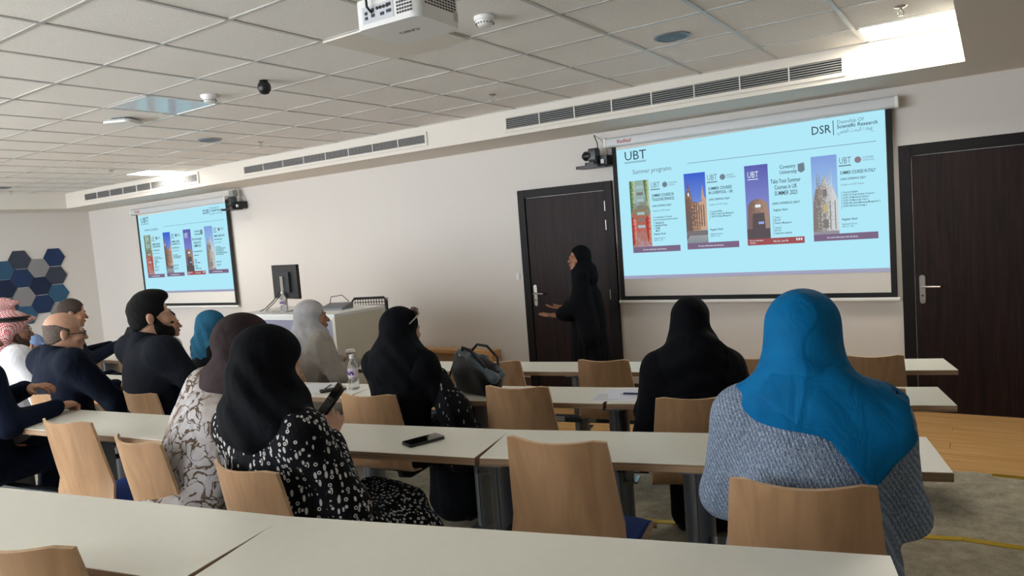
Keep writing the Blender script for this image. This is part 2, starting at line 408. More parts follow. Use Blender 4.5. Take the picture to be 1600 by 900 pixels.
# air grilles in the soffit face
def grille(x0, x1, z0, z1, label):
    e = empty('air_grille', ((x0+x1)/2, SOFY, (z0+z1)/2), 0, label, 'air vent', 'air grilles in the soffit')
    a, b = (x1-x0)/2, (z1-z0)/2; f = MB(); t = .028
    for c in ((-a-t, a+t, b, b+t), (-a-t, a+t, -b-t, -b), (-a-t, -a, -b, b), (a, a+t, -b, b)): f.box(c[0], c[1], -.016, 0, c[2], c[3])
    f.build('grille_frame', M_SOFF, e)
    MB().box(-a, a, -.002, -.0005, -b, b).build('duct', mat('duct_dark', rgb(30, 31, 34), .8), e)
    n = 6; sl = MB()
    for i in range(n):
        z = -b+(i+.5)*2*b/n; sl.add([(-a, -.014, z-.003), (a, -.014, z-.003), (a, -.004, z+.004), (-a, -.004, z+.004), (-a, -.014, z-.0005), (a, -.014, z-.0005), (a, -.004, z+.0065), (-a, -.004, z+.0065)], [(0, 3, 2, 1), (4, 5, 6, 7), (0, 1, 5, 4), (1, 2, 6, 5), (2, 3, 7, 6), (3, 0, 4, 7)])
    s_ = sl.build('louvre_slats', mat('louvre', rgb(168, 168, 166), .5), e); s_['kind'] = 'stuff'
    k = int(2*a/.36)
    for i in range(1, k): MB().box(-a+i*2*a/k-.004, -a+i*2*a/k+.004, -.017, -.003, -b, b).build('divider', M_WHITE, e)
grille(-11.87, -8.87, 2.695, 2.79, 'slotted white air grille above the far small screen')
grille(-7.86, -4.87, 2.685, 2.77, 'slotted white air grille in the soffit, middle of the three')
grille(-3.85, -.89, 2.68, 2.785, 'long slotted white air grille above the large screen')
# doors
def door(n, x0, x1, ztop, hinge_right, label_x):
    cx = (x0+x1)/2; e = bpy.data.objects.new('door_%d' % n, None); e.location = (cx, WALLY, 0); link(e); struct(e)
    a = (x1-x0)/2; t = .085; f = MB()
    f.box(-a, -a+t, -.035, 0, 0, ztop).box(a-t, a, -.035, 0, 0, ztop).box(-a+t, a-t, -.035, 0, ztop-t, ztop); f.build('door_frame', M_FRAME, e, bevel=.004)
    MB().box(-a+t+.006, a-t-.006, -.02, 0, .008, ztop-t-.006).build('door_leaf', M_DOOR, e, bevel=.003)
    hx = (-a+t+.055) if hinge_right else (a-t-.055); s = 1 if hinge_right else -1
    h = empty('door_handle', (hx, -.02, 1.0)); h.parent = e
    MB().rbox(-.02, .02, -.010, 0, -.115, .115, .019, 5, axis='y').build('back_plate', M_STEEL, h, smooth=True)
    MB().tube([(0, -.01, .025), (0, -.05, .025), (s*.02, -.058, .025), (s*.125, -.058, .022)], .0085, 10).build('lever', M_STEEL, h, smooth=True)
    MB().lathe([(.008, 0), (.008, .006)], 10, M=TR(0, -.01, -.05) @ Matrix.Rotation(math.pi/2, 4, 'X')).build('keyhole', M_DARKM, h)
    for z in (.25, 1.0, 1.70, 1.89):
        MB().lathe([(.007, -.05), (.007, .05)], 10, M=TR(s*(a-t), -.03, z)).build('hinge', M_STEEL, e, smooth=True)
    return e
door(1, -4.245, -3.13, 2.133, True, '')
door(2, -.612, .62, 2.15, True, '')
# small wall switch
sw = tag(MB().rbox(-.022, .022, -.010, 0, -.035, .035, .004, 3, axis='y').build('light_switch', M_WHITE, loc=(-4.33, WALLY, 1.21)), 'small white wall switch left of the near dark door', 'switch')
MB().box(-.012, .012, -.013, -.009, -.02, .02).build('rocker', M_WHITE, sw)
# wooden framed recess low on the wall
e = empty('wooden_box', (-5.2, WALLY-.02, 0), 0, 'low open oak-framed box standing against the white wall', 'box')
f = MB(); f.box(-.62, .57, -.17, 0, .36, .40).box(.53, .57, -.17, 0, 0, .36).box(-.62, -.58, -.17, 0, 0, .36); f.build('frame', M_PLANK, e)
MB().box(-.58, .53, -.03, 0, 0, .36).build('back_panel', wood('pale_oak', rgb(176, 146, 108), rgb(196, 168, 130)), e)
MB().box(-.58, .53, -.15, -.03, .16, .18).build('shelf', M_PLANK, e)
# hexagonal felt panels
HC = {'n': rgb(30, 52, 90), 'd': rgb(24, 36, 66), 's': rgb(56, 62, 76), 't': rgb(48, 86, 116), 'g': rgb(138, 136, 138)}
HEX = [(5.94, 1.853, 'n', 'navy'), (5.94, 1.546, 's', 'slate'), (5.94, 1.238, 't', 'teal'), (5.94, .93, 'g', 'grey'),
       (5.675, 1.695, 'g', 'grey'), (5.675, 1.392, 'd', 'midnight blue'), (5.675, 1.085, 'n', 'navy'),
       (5.41, 1.85, 's', 'slate'), (5.41, 1.544, 'n', 'navy'), (5.41, 1.237, 'g', 'grey'), (5.41, .93, 't', 'teal'),
       (5.145, 1.695, 't', 'teal'), (5.145, 1.392, 'd', 'midnight blue'), (5.145, 1.088, 'n', 'navy'),
       (4.88, 1.544, 's', 'slate'), (4.88, 1.85, 'n', 'navy'), (4.88, 1.237, 't', 'teal')]
SPOT = {(5.94, 1.853): 'top of the right-hand column', (5.94, 1.546): 'second in the right-hand column', (5.94, 1.238): 'third in the right-hand column', (5.94, .93): 'lowest of the right-hand column, behind a head',
        (5.675, 1.695): 'top of the second column from the right', (5.675, 1.392): 'middle of the second column from the right', (5.675, 1.085): 'bottom of the second column from the right',
        (5.41, 1.85): 'top of the third column from the right', (5.41, 1.544): 'second in the third column from the right', (5.41, 1.237): 'third in the third column from the right', (5.41, .93): 'bottom of the third column from the right',
        (5.145, 1.695): 'top of the leftmost column in view', (5.145, 1.392): 'middle of the leftmost column in view', (5.145, 1.088): 'bottom of the leftmost column in view'}
for y, z, c, nm in HEX:
    pts = [(.171*math.cos(math.radians(60*i)), .171*math.sin(math.radians(60*i))) for i in range(6)]
    o = MB().prism(pts, 0, .022, axis='x').build('hexagon_panel', mat('felt_'+nm, HC[c], .95, bump=(500, .4), noise=(200, .06)), bevel=.003, loc=(WALLX, y, z))
    lb = SPOT.get((y, z)); tag(o, '%s felt hexagon panel, %s' % (nm, lb) if lb else '%s felt hexagon panel at the very edge of the cluster' % nm, 'wall panel', 'hexagonal felt wall panels')
# ------------------------------------------------------------------ projection screens with the projected slide
def em(name, c, g=None):
    return mat('slide_'+name, (0, 0, 0), 1, emit=c, estr=SLIDE_GAIN if g is None else g, spec=0)
E_BG = em('background', rgb(176, 232, 248)); E_INK = em('ink', rgb(62, 74, 86)); E_GREY = em('grey_ink', rgb(112, 132, 142))
E_BAND = em('mauve_band', rgb(124, 104, 132)); E_RED = em('red_band', rgb(158, 84, 88)); E_WHT = em('white', rgb(226, 240, 246)); E_BLK = em('code_ink', rgb(98, 120, 128))
def grad_mat(name, stops, axis='Z', noise=None, lo=0, hi=1):
    m = bpy.data.materials.new('slide_'+name); m.use_nodes = True; nt = m.node_tree; b = nt.nodes['Principled BSDF']
    b.inputs['Base Color'].default_value = (0, 0, 0, 1); b.inputs['Specular IOR Level'].default_value = 0
    tc = nt.nodes.new('ShaderNodeTexCoord'); sp = nt.nodes.new('ShaderNodeSeparateXYZ'); nt.links.new(tc.outputs['Generated'], sp.inputs[0])
    r = nt.nodes.new('ShaderNodeValToRGB'); els = r.color_ramp.elements
    while len(els) < len(stops): els.new(.5)
    for e_, (p, c) in zip(els, stops): e_.position = p; e_.color = (*c, 1)
    src = sp.outputs[axis]
    if noise:
        n = nt.nodes.new('ShaderNodeTexNoise'); n.inputs['Scale'].default_value = noise[0]; n.inputs['Detail'].default_value = 5; nt.links.new(tc.outputs['Object'], n.inputs['Vector'])
        ma = nt.nodes.new('ShaderNodeMath'); ma.operation = 'MULTIPLY_ADD'; ma.inputs[1].default_value = noise[1]; nt.links.new(n.outputs['Fac'], ma.inputs[0]); nt.links.new(src, ma.inputs[2])
        sb = nt.nodes.new('ShaderNodeMath'); sb.operation = 'SUBTRACT'; sb.inputs[1].default_value = noise[1]*.5; nt.links.new(ma.outputs[0], sb.inputs[0]); src = sb.outputs[0]
    nt.links.new(src, r.inputs['Fac']); nt.links.new(r.outputs['Color'], b.inputs['Emission Color']); b.inputs['Emission Strength'].default_value = SLIDE_GAIN
    return m
P_STREET = grad_mat('street_photo', [(.0, rgb(176, 150, 160)), (.16, rgb(170, 120, 110)), (.34, rgb(196, 84, 74)), (.55, rgb(130, 128, 104)), (.8, rgb(150, 178, 178)), (1, rgb(140, 170, 150))], noise=(26, .5))
P_SKY2 = grad_mat('blue_sky_photo', [(.0, rgb(130, 140, 150)), (.2, rgb(170, 170, 168)), (.45, rgb(120, 150, 214)), (1, rgb(62, 96, 206))], noise=(6, .1))
P_SKY3 = grad_mat('violet_sky_photo', [(.0, rgb(100, 96, 110)), (.4, rgb(130, 140, 206)), (1, rgb(96, 98, 176))], noise=(10, .16))
P_SKY4 = grad_mat('pale_sky_photo', [(.0, rgb(150, 160, 190)), (.6, rgb(150, 190, 232)), (1, rgb(132, 160, 220))], noise=(6, .1))
E_BRICK = grad_mat('brick', [(.25, rgb(120, 96, 86)), (.5, rgb(172, 134, 112)), (.8, rgb(200, 166, 140))], 'X', (60, 1.6)); E_BRICKD = em('brick_dark', rgb(112, 96, 92)); E_STONE = grad_mat('stone', [(.2, rgb(132, 122, 116)), (.5, rgb(176, 174, 172)), (.8, rgb(206, 210, 212))], 'X', (70, 1.6)); E_STONED = em('stone_dark', rgb(128, 124, 122)); E_ARCH = grad_mat('arch', [(.2, rgb(128, 104, 96)), (.8, rgb(164, 136, 120))], 'X', (40, 1.2)); E_ARCHD = em('arch_dark', rgb(92, 84, 88))
E_AWN = grad_mat('awning', [(.3, rgb(150, 60, 56)), (.6, rgb(200, 96, 84)), (.8, rgb(196, 150, 130))], 'X', (60, 1.5)); E_LEAF = grad_mat('leaves', [(.25, rgb(84, 110, 70)), (.6, rgb(146, 166, 118)), (.85, rgb(190, 204, 180))], 'X', (70, 1.6)); E_SPIRE = em('spire', rgb(164, 190, 196)); E_GOLD = em('gold', rgb(190, 176, 130))
SW, SH = 2.345, 1.26
def build_screen(loc, label, brand):
    e = empty('projection_screen', loc, 0, label, 'screen', 'projection screens')      # origin: centre of screen at wall, z = slide top
    a = 1.262; fz = .02
    MB().rbox(-a, a, -.12, -.02, .035, .125, .02, 4, axis='x').build('casing', mat('casing_white', rgb(206, 208, 210), .4), e, smooth=True)
    for s in (-1, 1): MB().rbox(s*a-.012, s*a+.012, -.125, -.015, .03, .13, .02, 4, axis='x').build('end_cap', M_WHITE, e, smooth=True)
    MB().box(-1.2, 1.2, -.02, 0, .05, .11).build('wall_bracket', M_WHITE, e)
    fb = mat('screen_fabric', rgb(222, 218, 212), .9); bk = mat('screen_border', rgb(22, 24, 28), .8)
    MB().box(-1.19, 1.19, -.052, -.050, -1.435, .04).build('screen_fabric', fb, e)
    MB().box(-1.222, -1.176, -.054, -.049, -1.47, .04).build('border', bk, e); MB().box(1.176, 1.222, -.054, -.049, -1.47, .04).build('border', bk, e)
    MB().box(-1.176, 1.176, -.054, -.049, -1.47, -1.43).build('border', bk, e)
    MB().rbox(-1.24, 1.24, -.066, -.038, -1.50, -1.47, .008, 3, axis='x').build('bottom_bar', M_WHITE, e, smooth=True)
    if brand: text_mesh('Redleaf', .05, mat('red_print', rgb(170, 40, 50), .6), e, 'brand_lettering', TR(-1.13, -.1212, .062) @ UPRIGHT, bold=.01)
    sl = MB().prism([(-SW/2, -SH), (SW/2, -SH+.012), (SW/2, .036), (-SW/2, .004)], -.0545, -.0525, axis='y').build('slide', E_BG, e); sl['label'] = 'projected pale blue slide with four course posters'
    Y0 = -.056
    def P(s, t): return (-SW/2+s*SW, -t*SH)
    cnt = [0]
    def rect(s0, t0, s1, t1, m, name='printed_shape'):
        x0, z0 = P(s0, t0); x1, z1 = P(s1, t1); cnt[0] += 1; y = Y0-.00003*cnt[0]
        return MB().box(x0, x1, y-.0006, y, z1, z0).build(name, m, sl)
    def poly(pts, m, name='printed_shape'):
        cnt[0] += 1; y = Y0-.00003*cnt[0]
        return MB().prism([P(*p) for p in pts], y-.0006, y, axis='y').build(name, m, sl)
    def txt(b, s, t, h, m=E_INK, w_=None, bold=0, align='LEFT'):
        """h: cap height as fraction of slide height, t: baseline"""
        x, z = P(s, t); cnt[0] += 1
        return text_mesh(b, h*SH/.72, m, sl, 'lettering', TR(x, Y0-.0008-.00003*cnt[0], z) @ UPRIGHT, bold, align, None if w_ is None else w_*SW)
    txt('UBT', .034, .085, .070, E_INK, .094, .0)
    rect(.034, .097, .129, .0995, E_INK); rect(.034, .104, .129, .108, E_GREY)
    txt('Summer programs', .067, .195, .036, E_GREY, .166)
    rect(.302, .160, .971, .1635, E_GREY, 'rule')
    txt('DSR', .763, .072, .055, E_INK, .064, .004)
    rect(.836, -.004, .8385, .092, E_INK, 'rule')
    txt('Deanship Of', .849, .022, .024, E_GREY, .085); txt('Scientific Research', .849, .052, .024, E_INK, .128, .012)
    txt('\uFEC9\uFEE4\uFE8E\uFEA9\uFE93 \uFE8D\uFEDF\uFE92\uFEA4\uFE9A \uFE8D\uFEDF\uFECC\uFEE0\uFEE4\uFEF2'[::-1], .849, .084, .024, E_GREY, .115)
    rect(0, .975, 1, 1.0, em('foot_band', rgb(160, 160, 186)), 'foot_band')
    for i, s in enumerate((.049, .2835, .521, .758)):
        t0 = (.247, .236, .228, .217)[i]; tb = (.754, .748, .742, .737)[i]; t1 = tb+.045; pw = .086; bw = .205 if i < 3 else .21
        rect(s, t0, s+pw, tb+.01, (P_STREET, P_SKY2, P_SKY3, P_SKY4)[i], 'photo')
        if i == 0:
            for k in range(7): rect(s+.028+.002*(k % 2), t0+.04+k*.05, s+.060-.002*(k % 2), t0+.062+k*.05, (E_SPIRE, E_STONED)[k % 2])
            poly([(s, tb), (s, t0+.27), (s+.022, t0+.30), (s+.018, tb-.04)], E_AWN); poly([(s+.086, tb), (s+.086, t0+.25), (s+.064, t0+.29), (s+.068, tb-.04)], E_AWN)
            poly([(s+.0, t0+.0), (s+.024, t0), (s+.02, t0+.16), (s, t0+.26)], E_LEAF); poly([(s+.062, t0), (s+.086, t0), (s+.086, t0+.24), (s+.068, t0+.15)], E_LEAF)
        if i == 1:
            poly([(s, tb-.08), (s, t0+.17), (s+.010, t0+.12), (s+.014, t0+.03), (s+.019, t0+.12), (s+.028, t0+.17), (s+.03, t0+.21), (s+.064, t0+.215), (s+.068, t0+.17), (s+.072, t0+.09), (s+.077, t0+.17), (s+.086, t0+.2), (s+.086, tb-.1)], E_BRICK, 'town_hall')
            for k in range(5): rect(s+.034+k*.0095, t0+.235, s+.038+k*.0095, tb-.12, E_BRICKD)
            poly([(s, tb-.02), (s, t0+.26), (s+.022, t0+.28), (s+.026, tb-.1)], E_BRICKD); rect(s+.012, t0+.14, s+.018, t0+.165, E_WHT)
            rect(s, tb-.09, s+.086, tb-.055, em('plaza', rgb(120, 116, 120)))
        if i == 2:
            arch = [(s+.006, tb-.06)]+[(s+.044-.038*math.cos(math.pi*q/10), t0+.30-.065*math.sin(math.pi*q/10)) for q in range(11)]+[(s+.084, tb-.06)]
            poly(arch, E_ARCH, 'arch'); rect(s, tb-.07, s+.086, tb+.01, E_ARCHD); poly([(s+.02, tb-.05), (s+.024, t0+.335), (s+.066, t0+.335), (s+.07, tb-.05)], E_ARCHD)
            rect(s+.034, t0+.275, s+.054, t0+.295, E_WHT); rect(s+.044, t0+.395, s+.064, t0+.412, em('lit_sign', rgb(150, 170, 226)))
            txt('UBT', s+.010, t0+.085, .043, E_WHT, .040); rect(s+.010, t0+.095, s+.050, t0+.10, E_WHT)
        if i == 3:
            poly([(s, tb-.02), (s+.004, t0+.30), (s+.012, t0+.22), (s+.016, t0+.21), (s+.018, t0+.09), (s+.021, t0+.2), (s+.024, t0+.2), (s+.026, t0+.1), (s+.029, t0+.2), (s+.043, t0+.12), (s+.056, t0+.2), (s+.058, t0+.1), (s+.061, t0+.2), (s+.064, t0+.2), (s+.066, t0+.09), (s+.069, t0+.21), (s+.074, t0+.23), (s+.086, t0+.3), (s+.086, tb-.02)], E_STONE, 'cathedral')
            for k in range(5): rect(s+.008+k*.0165, t0+.3, s+.011+k*.0165, tb-.03, E_STONED)
            for k, (a_, b_) in enumerate(((.036, .050), (.036, .050), (.034, .052))): rect(s+a_, t0+.22+k*.1, s+b_, t0+.27+k*.105, (E_STONED, E_GOLD, E_STONED)[k])
            rect(s, tb-.022, s+.086, tb+.01, em('plaza_pale', rgb(150, 146, 156)))
        rect(s, tb, s+bw, t1, E_RED if i == 2 else E_BAND, 'poster_band')
        tx = s+pw+.006
        if i != 2:
            txt('UBT', tx+.001, t0+.065, .042, E_GREY, .038); rect(tx, t0+.075, tx+.04, t0+.083, E_GREY)
            poly([(tx+.062+.011*math.cos(q*math.pi/6), t0+.05+.021*math.sin(q*math.pi/6)) for q in range(12)], (E_GREY, E_GREY, E_GREY, em('crest', rgb(140, 124, 140)))[i], 'crest')
            txt(('TOULOUSE\nSCHOOL', 'UNIVERSITY\nOF LIVERPOOL', '', 'SUMMER\nSCHOOL')[i], tx+.077, t0+.045, .012, E_GREY, .036)
            head = ('SUMMER COURSES IN\nTOULOUSE (FRANCE)', 'SUMMER COURSES\nIN LIVERPOOL - UK', '', 'SUMMER COURSES IN ITALY')[i]
            txt(head, tx+.004, t0+.135, .022, E_INK, (.094, .095, 0, .112)[i], .012)
            dy = 0 if i == 3 else .038
            txt('LEARN, EXPERIENCE, ENJOY', tx+.004, t0+.172+dy, .014, E_INK, .082, .01)
            txt('Available to All UBT Students', tx+.004, t0+.208+dy, .012, E_GREY, .075)
            body = ('A Combination Of Courses\nper our instructions below required', 'Courses Available:\n1004-321 Supply Chain Management\n1004-320 Strategic Management', '', 'Courses Available:\nACFE-123 Understanding Consumer 1\nACFE-124 Marketing Practice 2\nACFE-125 Multimedia Video 2\nADED-406 Global Marketing Management 2\nADED-408 Brand Strategy 2')[i]
            txt(body, tx+.010, t0+.258+dy, .013, E_INK, (.098, .088, 0, .118)[i], .006)
            rect(tx+.005, t0+.245+dy, tx+.0062, t0+(.33 if i == 1 else .36)+dy*.5, E_GREY)
            if i == 0: txt('FINANCE\nMARKETING\nHRM\nMGT', tx+.012, t0+.340, .014, E_INK, .05, .01)
            txt('Register Now!', tx+.004, tb-.085, .015, E_INK, .050, .012); txt('Registration Period:\nApril 1st - 15th', tx+.004, tb-.055, .011, E_INK, .048)
            txt('For more information visit ubt.edu.sa', s+.045, t1-.016, .013, E_WHT, .10)
        else:
            txt('Coventry\nUniversity', tx+.036, t0+.045, .026, E_INK, .060, .008)
            poly([(tx+.100, t0+.025), (tx+.122, t0+.018), (tx+.124, t0+.07), (tx+.112, t0+.085), (tx+.10, t0+.072)], E_GREY, 'crest')
            txt('Take Your Summer\nCourses in UK\nSUMMER 2023', tx+.055, t0+.140, .030, E_INK, .106, .008, 'CENTER')
            txt('LEARN, EXPERIENCE, ENJOY', tx+.004, t0+.285, .015, E_INK, .098, .012)
            txt('Register Now!', tx+.008, t0+.330, .016, E_INK, .050, .012)
            txt('Course 1:\nBUS 100\nPrinciple of Management', tx+.010, t0+.380, .014, E_INK, .060, .006)
            txt('Course 2:\nBUS 100\nOrganisation Leadership', tx+.010, t0+.450, .014, E_INK, .060, .006)
            rect(tx+.005, t0+.362, tx+.0062, t0+.50, E_GREY)
            txt('For more information\nubt.edu.sa', s+.008, t1-.028, .011, E_WHT, .05); txt('May 21st - June 9th', s+.095, t1-.016, .014, E_WHT, .052)
            for k in range(3): rect(s+.176+k*.008, t1-.036, s+.181+k*.008, t1-.020, E_WHT)
    return e
scr = build_screen((-1.867, WALLY-.004, 2.412), 'large projection screen between the two dark doors', True)
scr2 = copy_tree(scr); scr2.location = (-10.47, WALLY-.004, 2.40); scr2['label'] = 'farther projection screen at the left end of the white front wall'
# ------------------------------------------------------------------ desks: one thing per table segment
DEPTH, THK = .345, .028
def make_desk(k, i, label):
    (x0, y0), (x1, y1) = row_path(k)[i], row_path(k)[i+1]; L, zt = ROWS[k][1], ROWS[k][2]; ang = math.radians(ANG[i])
    e = empty('lecture_desk', (x0, y0, zt), ang, label, 'desk', 'rows of lecture desks')
    h = .742; g = .0032; d = DEPTH/2
    MB().box(-L+g, -g, -d, d, h-THK, h-.0015).build('tabletop_board', M_PLYEDGE, e, bevel=.0015)
    MB().box(-L+g+.001, -g-.001, -d+.001, d-.001, h-.0016, h).build('laminate_surface', M_LAM, e)
    for fx in ((-.5,) if i == 0 else (-.5,))+(-1.0,):
        x = fx*L+(.03 if fx == -1 else 0)
        lg = MB(); pts = [(x+.05*math.cos(t), .085*math.sin(t)) for t in [2*math.pi*q/20 for q in range(20)]]
        lg.prism(pts, .02, h-THK-.012); lo = lg.build('leg', M_LEG, e, smooth=True)
        MB().box(x-.001, x+.001, -.0875, -.06, .03, h-THK-.014).build('seam', M_DARKM, lo)
        MB().rbox(x-.06, x+.06, -.15, .15, h-THK-.012, h-THK, .02, 3).build('top_bracket', M_LEG, lo)
        MB().rbox(x-.055, x+.055, -.20, .16, 0, .022, .03, 4).build('foot', M_LEG, lo, smooth=True)
        MB().lathe([(.005, 0), (.005, .004)], 8, M=TR(x+.012, -.083, h-THK-.03) @ Matrix.Rotation(math.pi/2, 4, 'X')).build('screw', M_STEEL, lo)
        b = MB(); b.box(x+.03, x+.10, -.16, -.07, .34, .352).box(x+.03, x+.10, -.16, -.07, .455, .467).box(x+.045, x+.085, -.155, -.145, .352, .455); b.build('pivot_bracket', mat('chrome', rgb(170, 172, 174), .18, 1), lo)
    r = MB().rbox(-L+.03, -.42 if i == 0 else -.0, -.145, -.10, .385, .435, .012, 3, axis='x').build('seat_rail', M_DARKM, e, smooth=True)
    for fx in (-.5, -1.0):
        for s in (-1, 1):
            x = fx*L+s*.11
            if -L+.03 < x < -.1: MB().box(x-.03, x+.03, -.1465, -.1445, .395, .427).build('rail_plate', mat('plate_grey', rgb(150, 148, 142), .5), r)
    return e
DL = {('A', 0): 'front-row desk segment by the right-hand door', ('A', 1): 'front-row desk segment before the standing speaker', ('A', 2): 'front-row desk segment beside the white lectern', ('A', 3): 'front-row desk segment at the far left end', ('A', 4): 'front-row desk segment before the grey-haired man with the phone', ('A', 5): 'front-row desk segment, leftmost of all',
      ('B', 0): 'second-row desk segment carrying the printed newspaper', ('B', 1): 'second-row desk segment carrying the black handbag', ('B', 2): 'second-row desk segment carrying the water bottle', ('B', 3): 'second-row desk segment before the two men in suits',
      ('C', 0): 'third-row desk segment before the blue headscarf', ('C', 1): 'third-row desk segment with the black phone on it', ('C', 2): 'third-row desk segment under the navy sleeve on the left',
      ('D', 0): 'nearest white desk segment along the bottom, right of the seam', ('D', 1): 'nearest white desk segment along the bottom, left of the seam'}
for k in 'ABCD':
    for i in range({'A': 6, 'B': 4, 'C': 3, 'D': 2}[k]): make_desk(k, i, DL[(k, i)])
# ------------------------------------------------------------------ chairs: bent plywood shell, blue pad, swing arm
def chair_mesh():
    prof = [(-.262, .855, .168), (-.252, .80, .173), (-.238, .72, .180), (-.222, .64, .187), (-.208, .57, .193), (-.196, .515, .198), (-.178, .475, .201), (-.145, .452, .203), (-.09, .444, .204), (0, .444, .204), (.09, .449, .203), (.15, .449, .201), (.185, .437, .199), (.205, .415, .197)]
    nu = 10; top = []; bot = []
    P = [Vector((0, p[0], p[1])) for p in prof]
    for j, (y, z, hw) in enumerate(prof):
        t = (P[min(j+1, len(P)-1)]-P[max(j-1, 0)]).normalized(); nrm = Vector((0, -t.z, t.y))   # upward / forward normal
        if nrm.y < 0 and z > .5: nrm = -nrm
        if z <= .5 and nrm.z < 0: nrm = -nrm
        cv = .058 if z > .56 else .058*max(0, (z-.45)/.11) if y < -.1 else .0
        for i in range(nu+1):
            u = -1+2*i/nu; x = u*hw; sag = cv*(u*u)
            if j == 0: z_ = z-.004+.012*u*u-.014*abs(u)**10
            else: z_ = z
            q = Vector((x, y+sag, z_)); top.append(q+nrm*.0055); bot.append(q-nrm*.0055)
    n = len(top); vs = top+bot; fs = []; w = nu+1
    for j in range(len(prof)-1):
        for i in range(nu):
            a = j*w+i; fs.append((a, a+1, a+1+w, a+w)); fs.append((n+a, n+a+w, n+a+1+w, n+a+1))
    for j in range(len(prof)-1):
        a = j*w; fs.append((a, a+w, n+a+w, n+a)); a = j*w+nu; fs.append((a+w, a, n+a, n+a+w))
    for i in range(nu):
        fs.append((i+1, i, n+i, n+i+1)); a = (len(prof)-1)*w+i; fs.append((a, a+1, n+a+1, n+a))
    return vs, fs
M_BEDGE = wood('beech_edge', rgb(196, 160, 122), rgb(214, 182, 146), (20, 20, 20), .5)
CH0 = empty('lecture_chair', (0, 0, 0))
vs, fs = chair_mesh(); sh = MB().add(vs, fs).build('seat_shell', M_BEECH, CH0, smooth=True)
sh.data.materials.append(M_BEDGE)
for p_ in sh.data.polygons:
    pass
nf = 13*10*2
for i_, p_ in enumerate(sh.data.polygons):
    if p_.area < .0012 and max(p_.edge_keys and [1]) and i_ >= 0:
        ed = [(sh.data.vertices[a].co-sh.data.vertices[b].co).length for a, b in p_.edge_keys]
        if min(ed) < .0118: p_.material_index = 1
pad = MB()
pp = [(-.13, .466), (-.08, .470), (0, .472), (.09, .474), (.15, .470), (.188, .452)]; pv = []
for y, z in pp:
    for i in range(9):
        u = -1+2*i/8; pv.append((u*.185, y, z-.008*u**6))
for y, z in pp:
    for i in range(9):
        u = -1+2*i/8; pv.append((u*.19, y, z-.022))
pf = []
for j in range(5):
    for i in range(8): a = j*9+i; pf += [(a, a+1, a+10, a+9), (54+a, 54+a+9, 54+a+10, 54+a+1)]
for j in range(5): a = j*9; pf += [(a, a+9, 54+a+9, 54+a)]; a = j*9+8; pf += [(a+9, a, 54+a, 54+a+9)]
for i in range(8): pf += [(i+1, i, 54+i, 54+i+1)]; a = 45+i; pf += [(a, a+1, 54+a+1, 54+a)]
pad.add(pv, pf).build('seat_pad', M_BLUE, CH0, smooth=True)
bp = MB().rbox(-.09, .09, -.09, .09, .418, .436, .02, 3).build('under_seat_bracket', M_BLACK, CH0)
MB().tube([(0, 0, .42), (0, .02, .36), (0, .10, .33), (0, .30, .33)], .018, 10).build('swing_arm', M_DARKM, CH0, smooth=True)
chairs_used = [False]
def chair(back, floor, ang, label, fold=0):
    """back = world xy of the middle of the top of the backrest"""
    o = CH0 if not chairs_used[0] else copy_tree(CH0); chairs_used[0] = True
    a = math.radians(ang); fx, fy = -math.sin(a), math.cos(a)
    o.location = (back[0]+.262*fx, back[1]+.262*fy, floor); o.rotation_euler = (0, 0, a)
    return tag(o, label, 'chair', 'plywood lecture chairs')
chair((-2.07, 4.02), 0, 9, 'empty beech chair in the front row before the standing speaker')
chair((-2.78, 3.86), 0, 9, 'beech chair in the front row just behind the black handbag')
chair((-1.19, 4.27), 0, 12, 'beech chair in the front row glimpsed between black and blue headscarves')
chair((-.58, 4.44), 0, 12, 'beech chair in the front row right of the blue headscarf')
chair((-4.22, 3.26), 0, 3, 'beech chair under the woman in the grey headscarf')
chair((-5.15, 3.12), 0, 0, 'beech chair of the teal headscarf in the front row')
chair((-1.95, 2.84), .1, 10, 'empty beech chair in the second row below the black handbag')
chair((-2.62, 2.49), .1, 8, 'beech chair behind the black-clad woman with fringed sleeve')
chair((-1.04, 2.88), .1, 27, 'dark-looking beech chair behind the right-hand black abaya')
chair((-.46, 3.19), .1, 12, 'beech chair in the second row half hidden by the blue scarf end')
chair((-4.80, 1.94), .1, 4, 'beech chair behind the bald man')
chair((-4.10, 2.14), .1, 0, 'beech chair behind the bearded man')
chair((-1.15, 1.85), .2, 8, 'large empty beech chair in the third row, centre foreground')
chair((-.39, 1.74), .2, 11, 'beech chair under the woman in the blue-grey tweed jacket')
chair((-3.30, 1.39), .2, 6, 'leftmost beech chair in the third row beside the navy suit')
chair((-2.65, 1.335), .2, -4, 'beech chair behind the woman in the marbled white robe')
chair((-1.95, 1.285), .2, -4, 'beech chair behind the floral black-and-white dress')
chair((-1.69, .565), .3, 12, 'beech chair cut off by the bottom left corner')
# ------------------------------------------------------------------ lectern, monitor and office chair
M_LECT = mat('lectern_cream', rgb(214, 208, 192), .45); M_LECP = mat('lectern_lilac', rgb(150, 148, 172), .5)
L0 = empty('lectern', (-4.836, 4.376, 0), 0, 'white lectern desk with lilac-grey front panel and cream side', 'lectern')
MB().box(-1.42, 0, 0, .64, 1.07, 1.10).build('worktop', M_WHITE, L0, bevel=.003)
MB().box(-.035, 0, 0, .64, 0, 1.07).build('side_panel', M_LECT, L0); MB().box(-1.42, -1.385, 0, .64, 0, 1.07).build('side_panel', M_LECT, L0)
MB().box(-1.385, -.035, .02, .04, .08, 1.045).build('front_panel', M_LECP, L0)
MB().box(-1.385, -.035, .0, .04, 1.045, 1.07).build('front_rail', M_WHITE, L0); MB().box(-1.385, -.035, .0, .04, 0, .08).build('front_rail', M_WHITE, L0)
MB().box(-1.385, -.035, .56, .58, .5, 1.07).build('back_panel', M_LECT, L0)
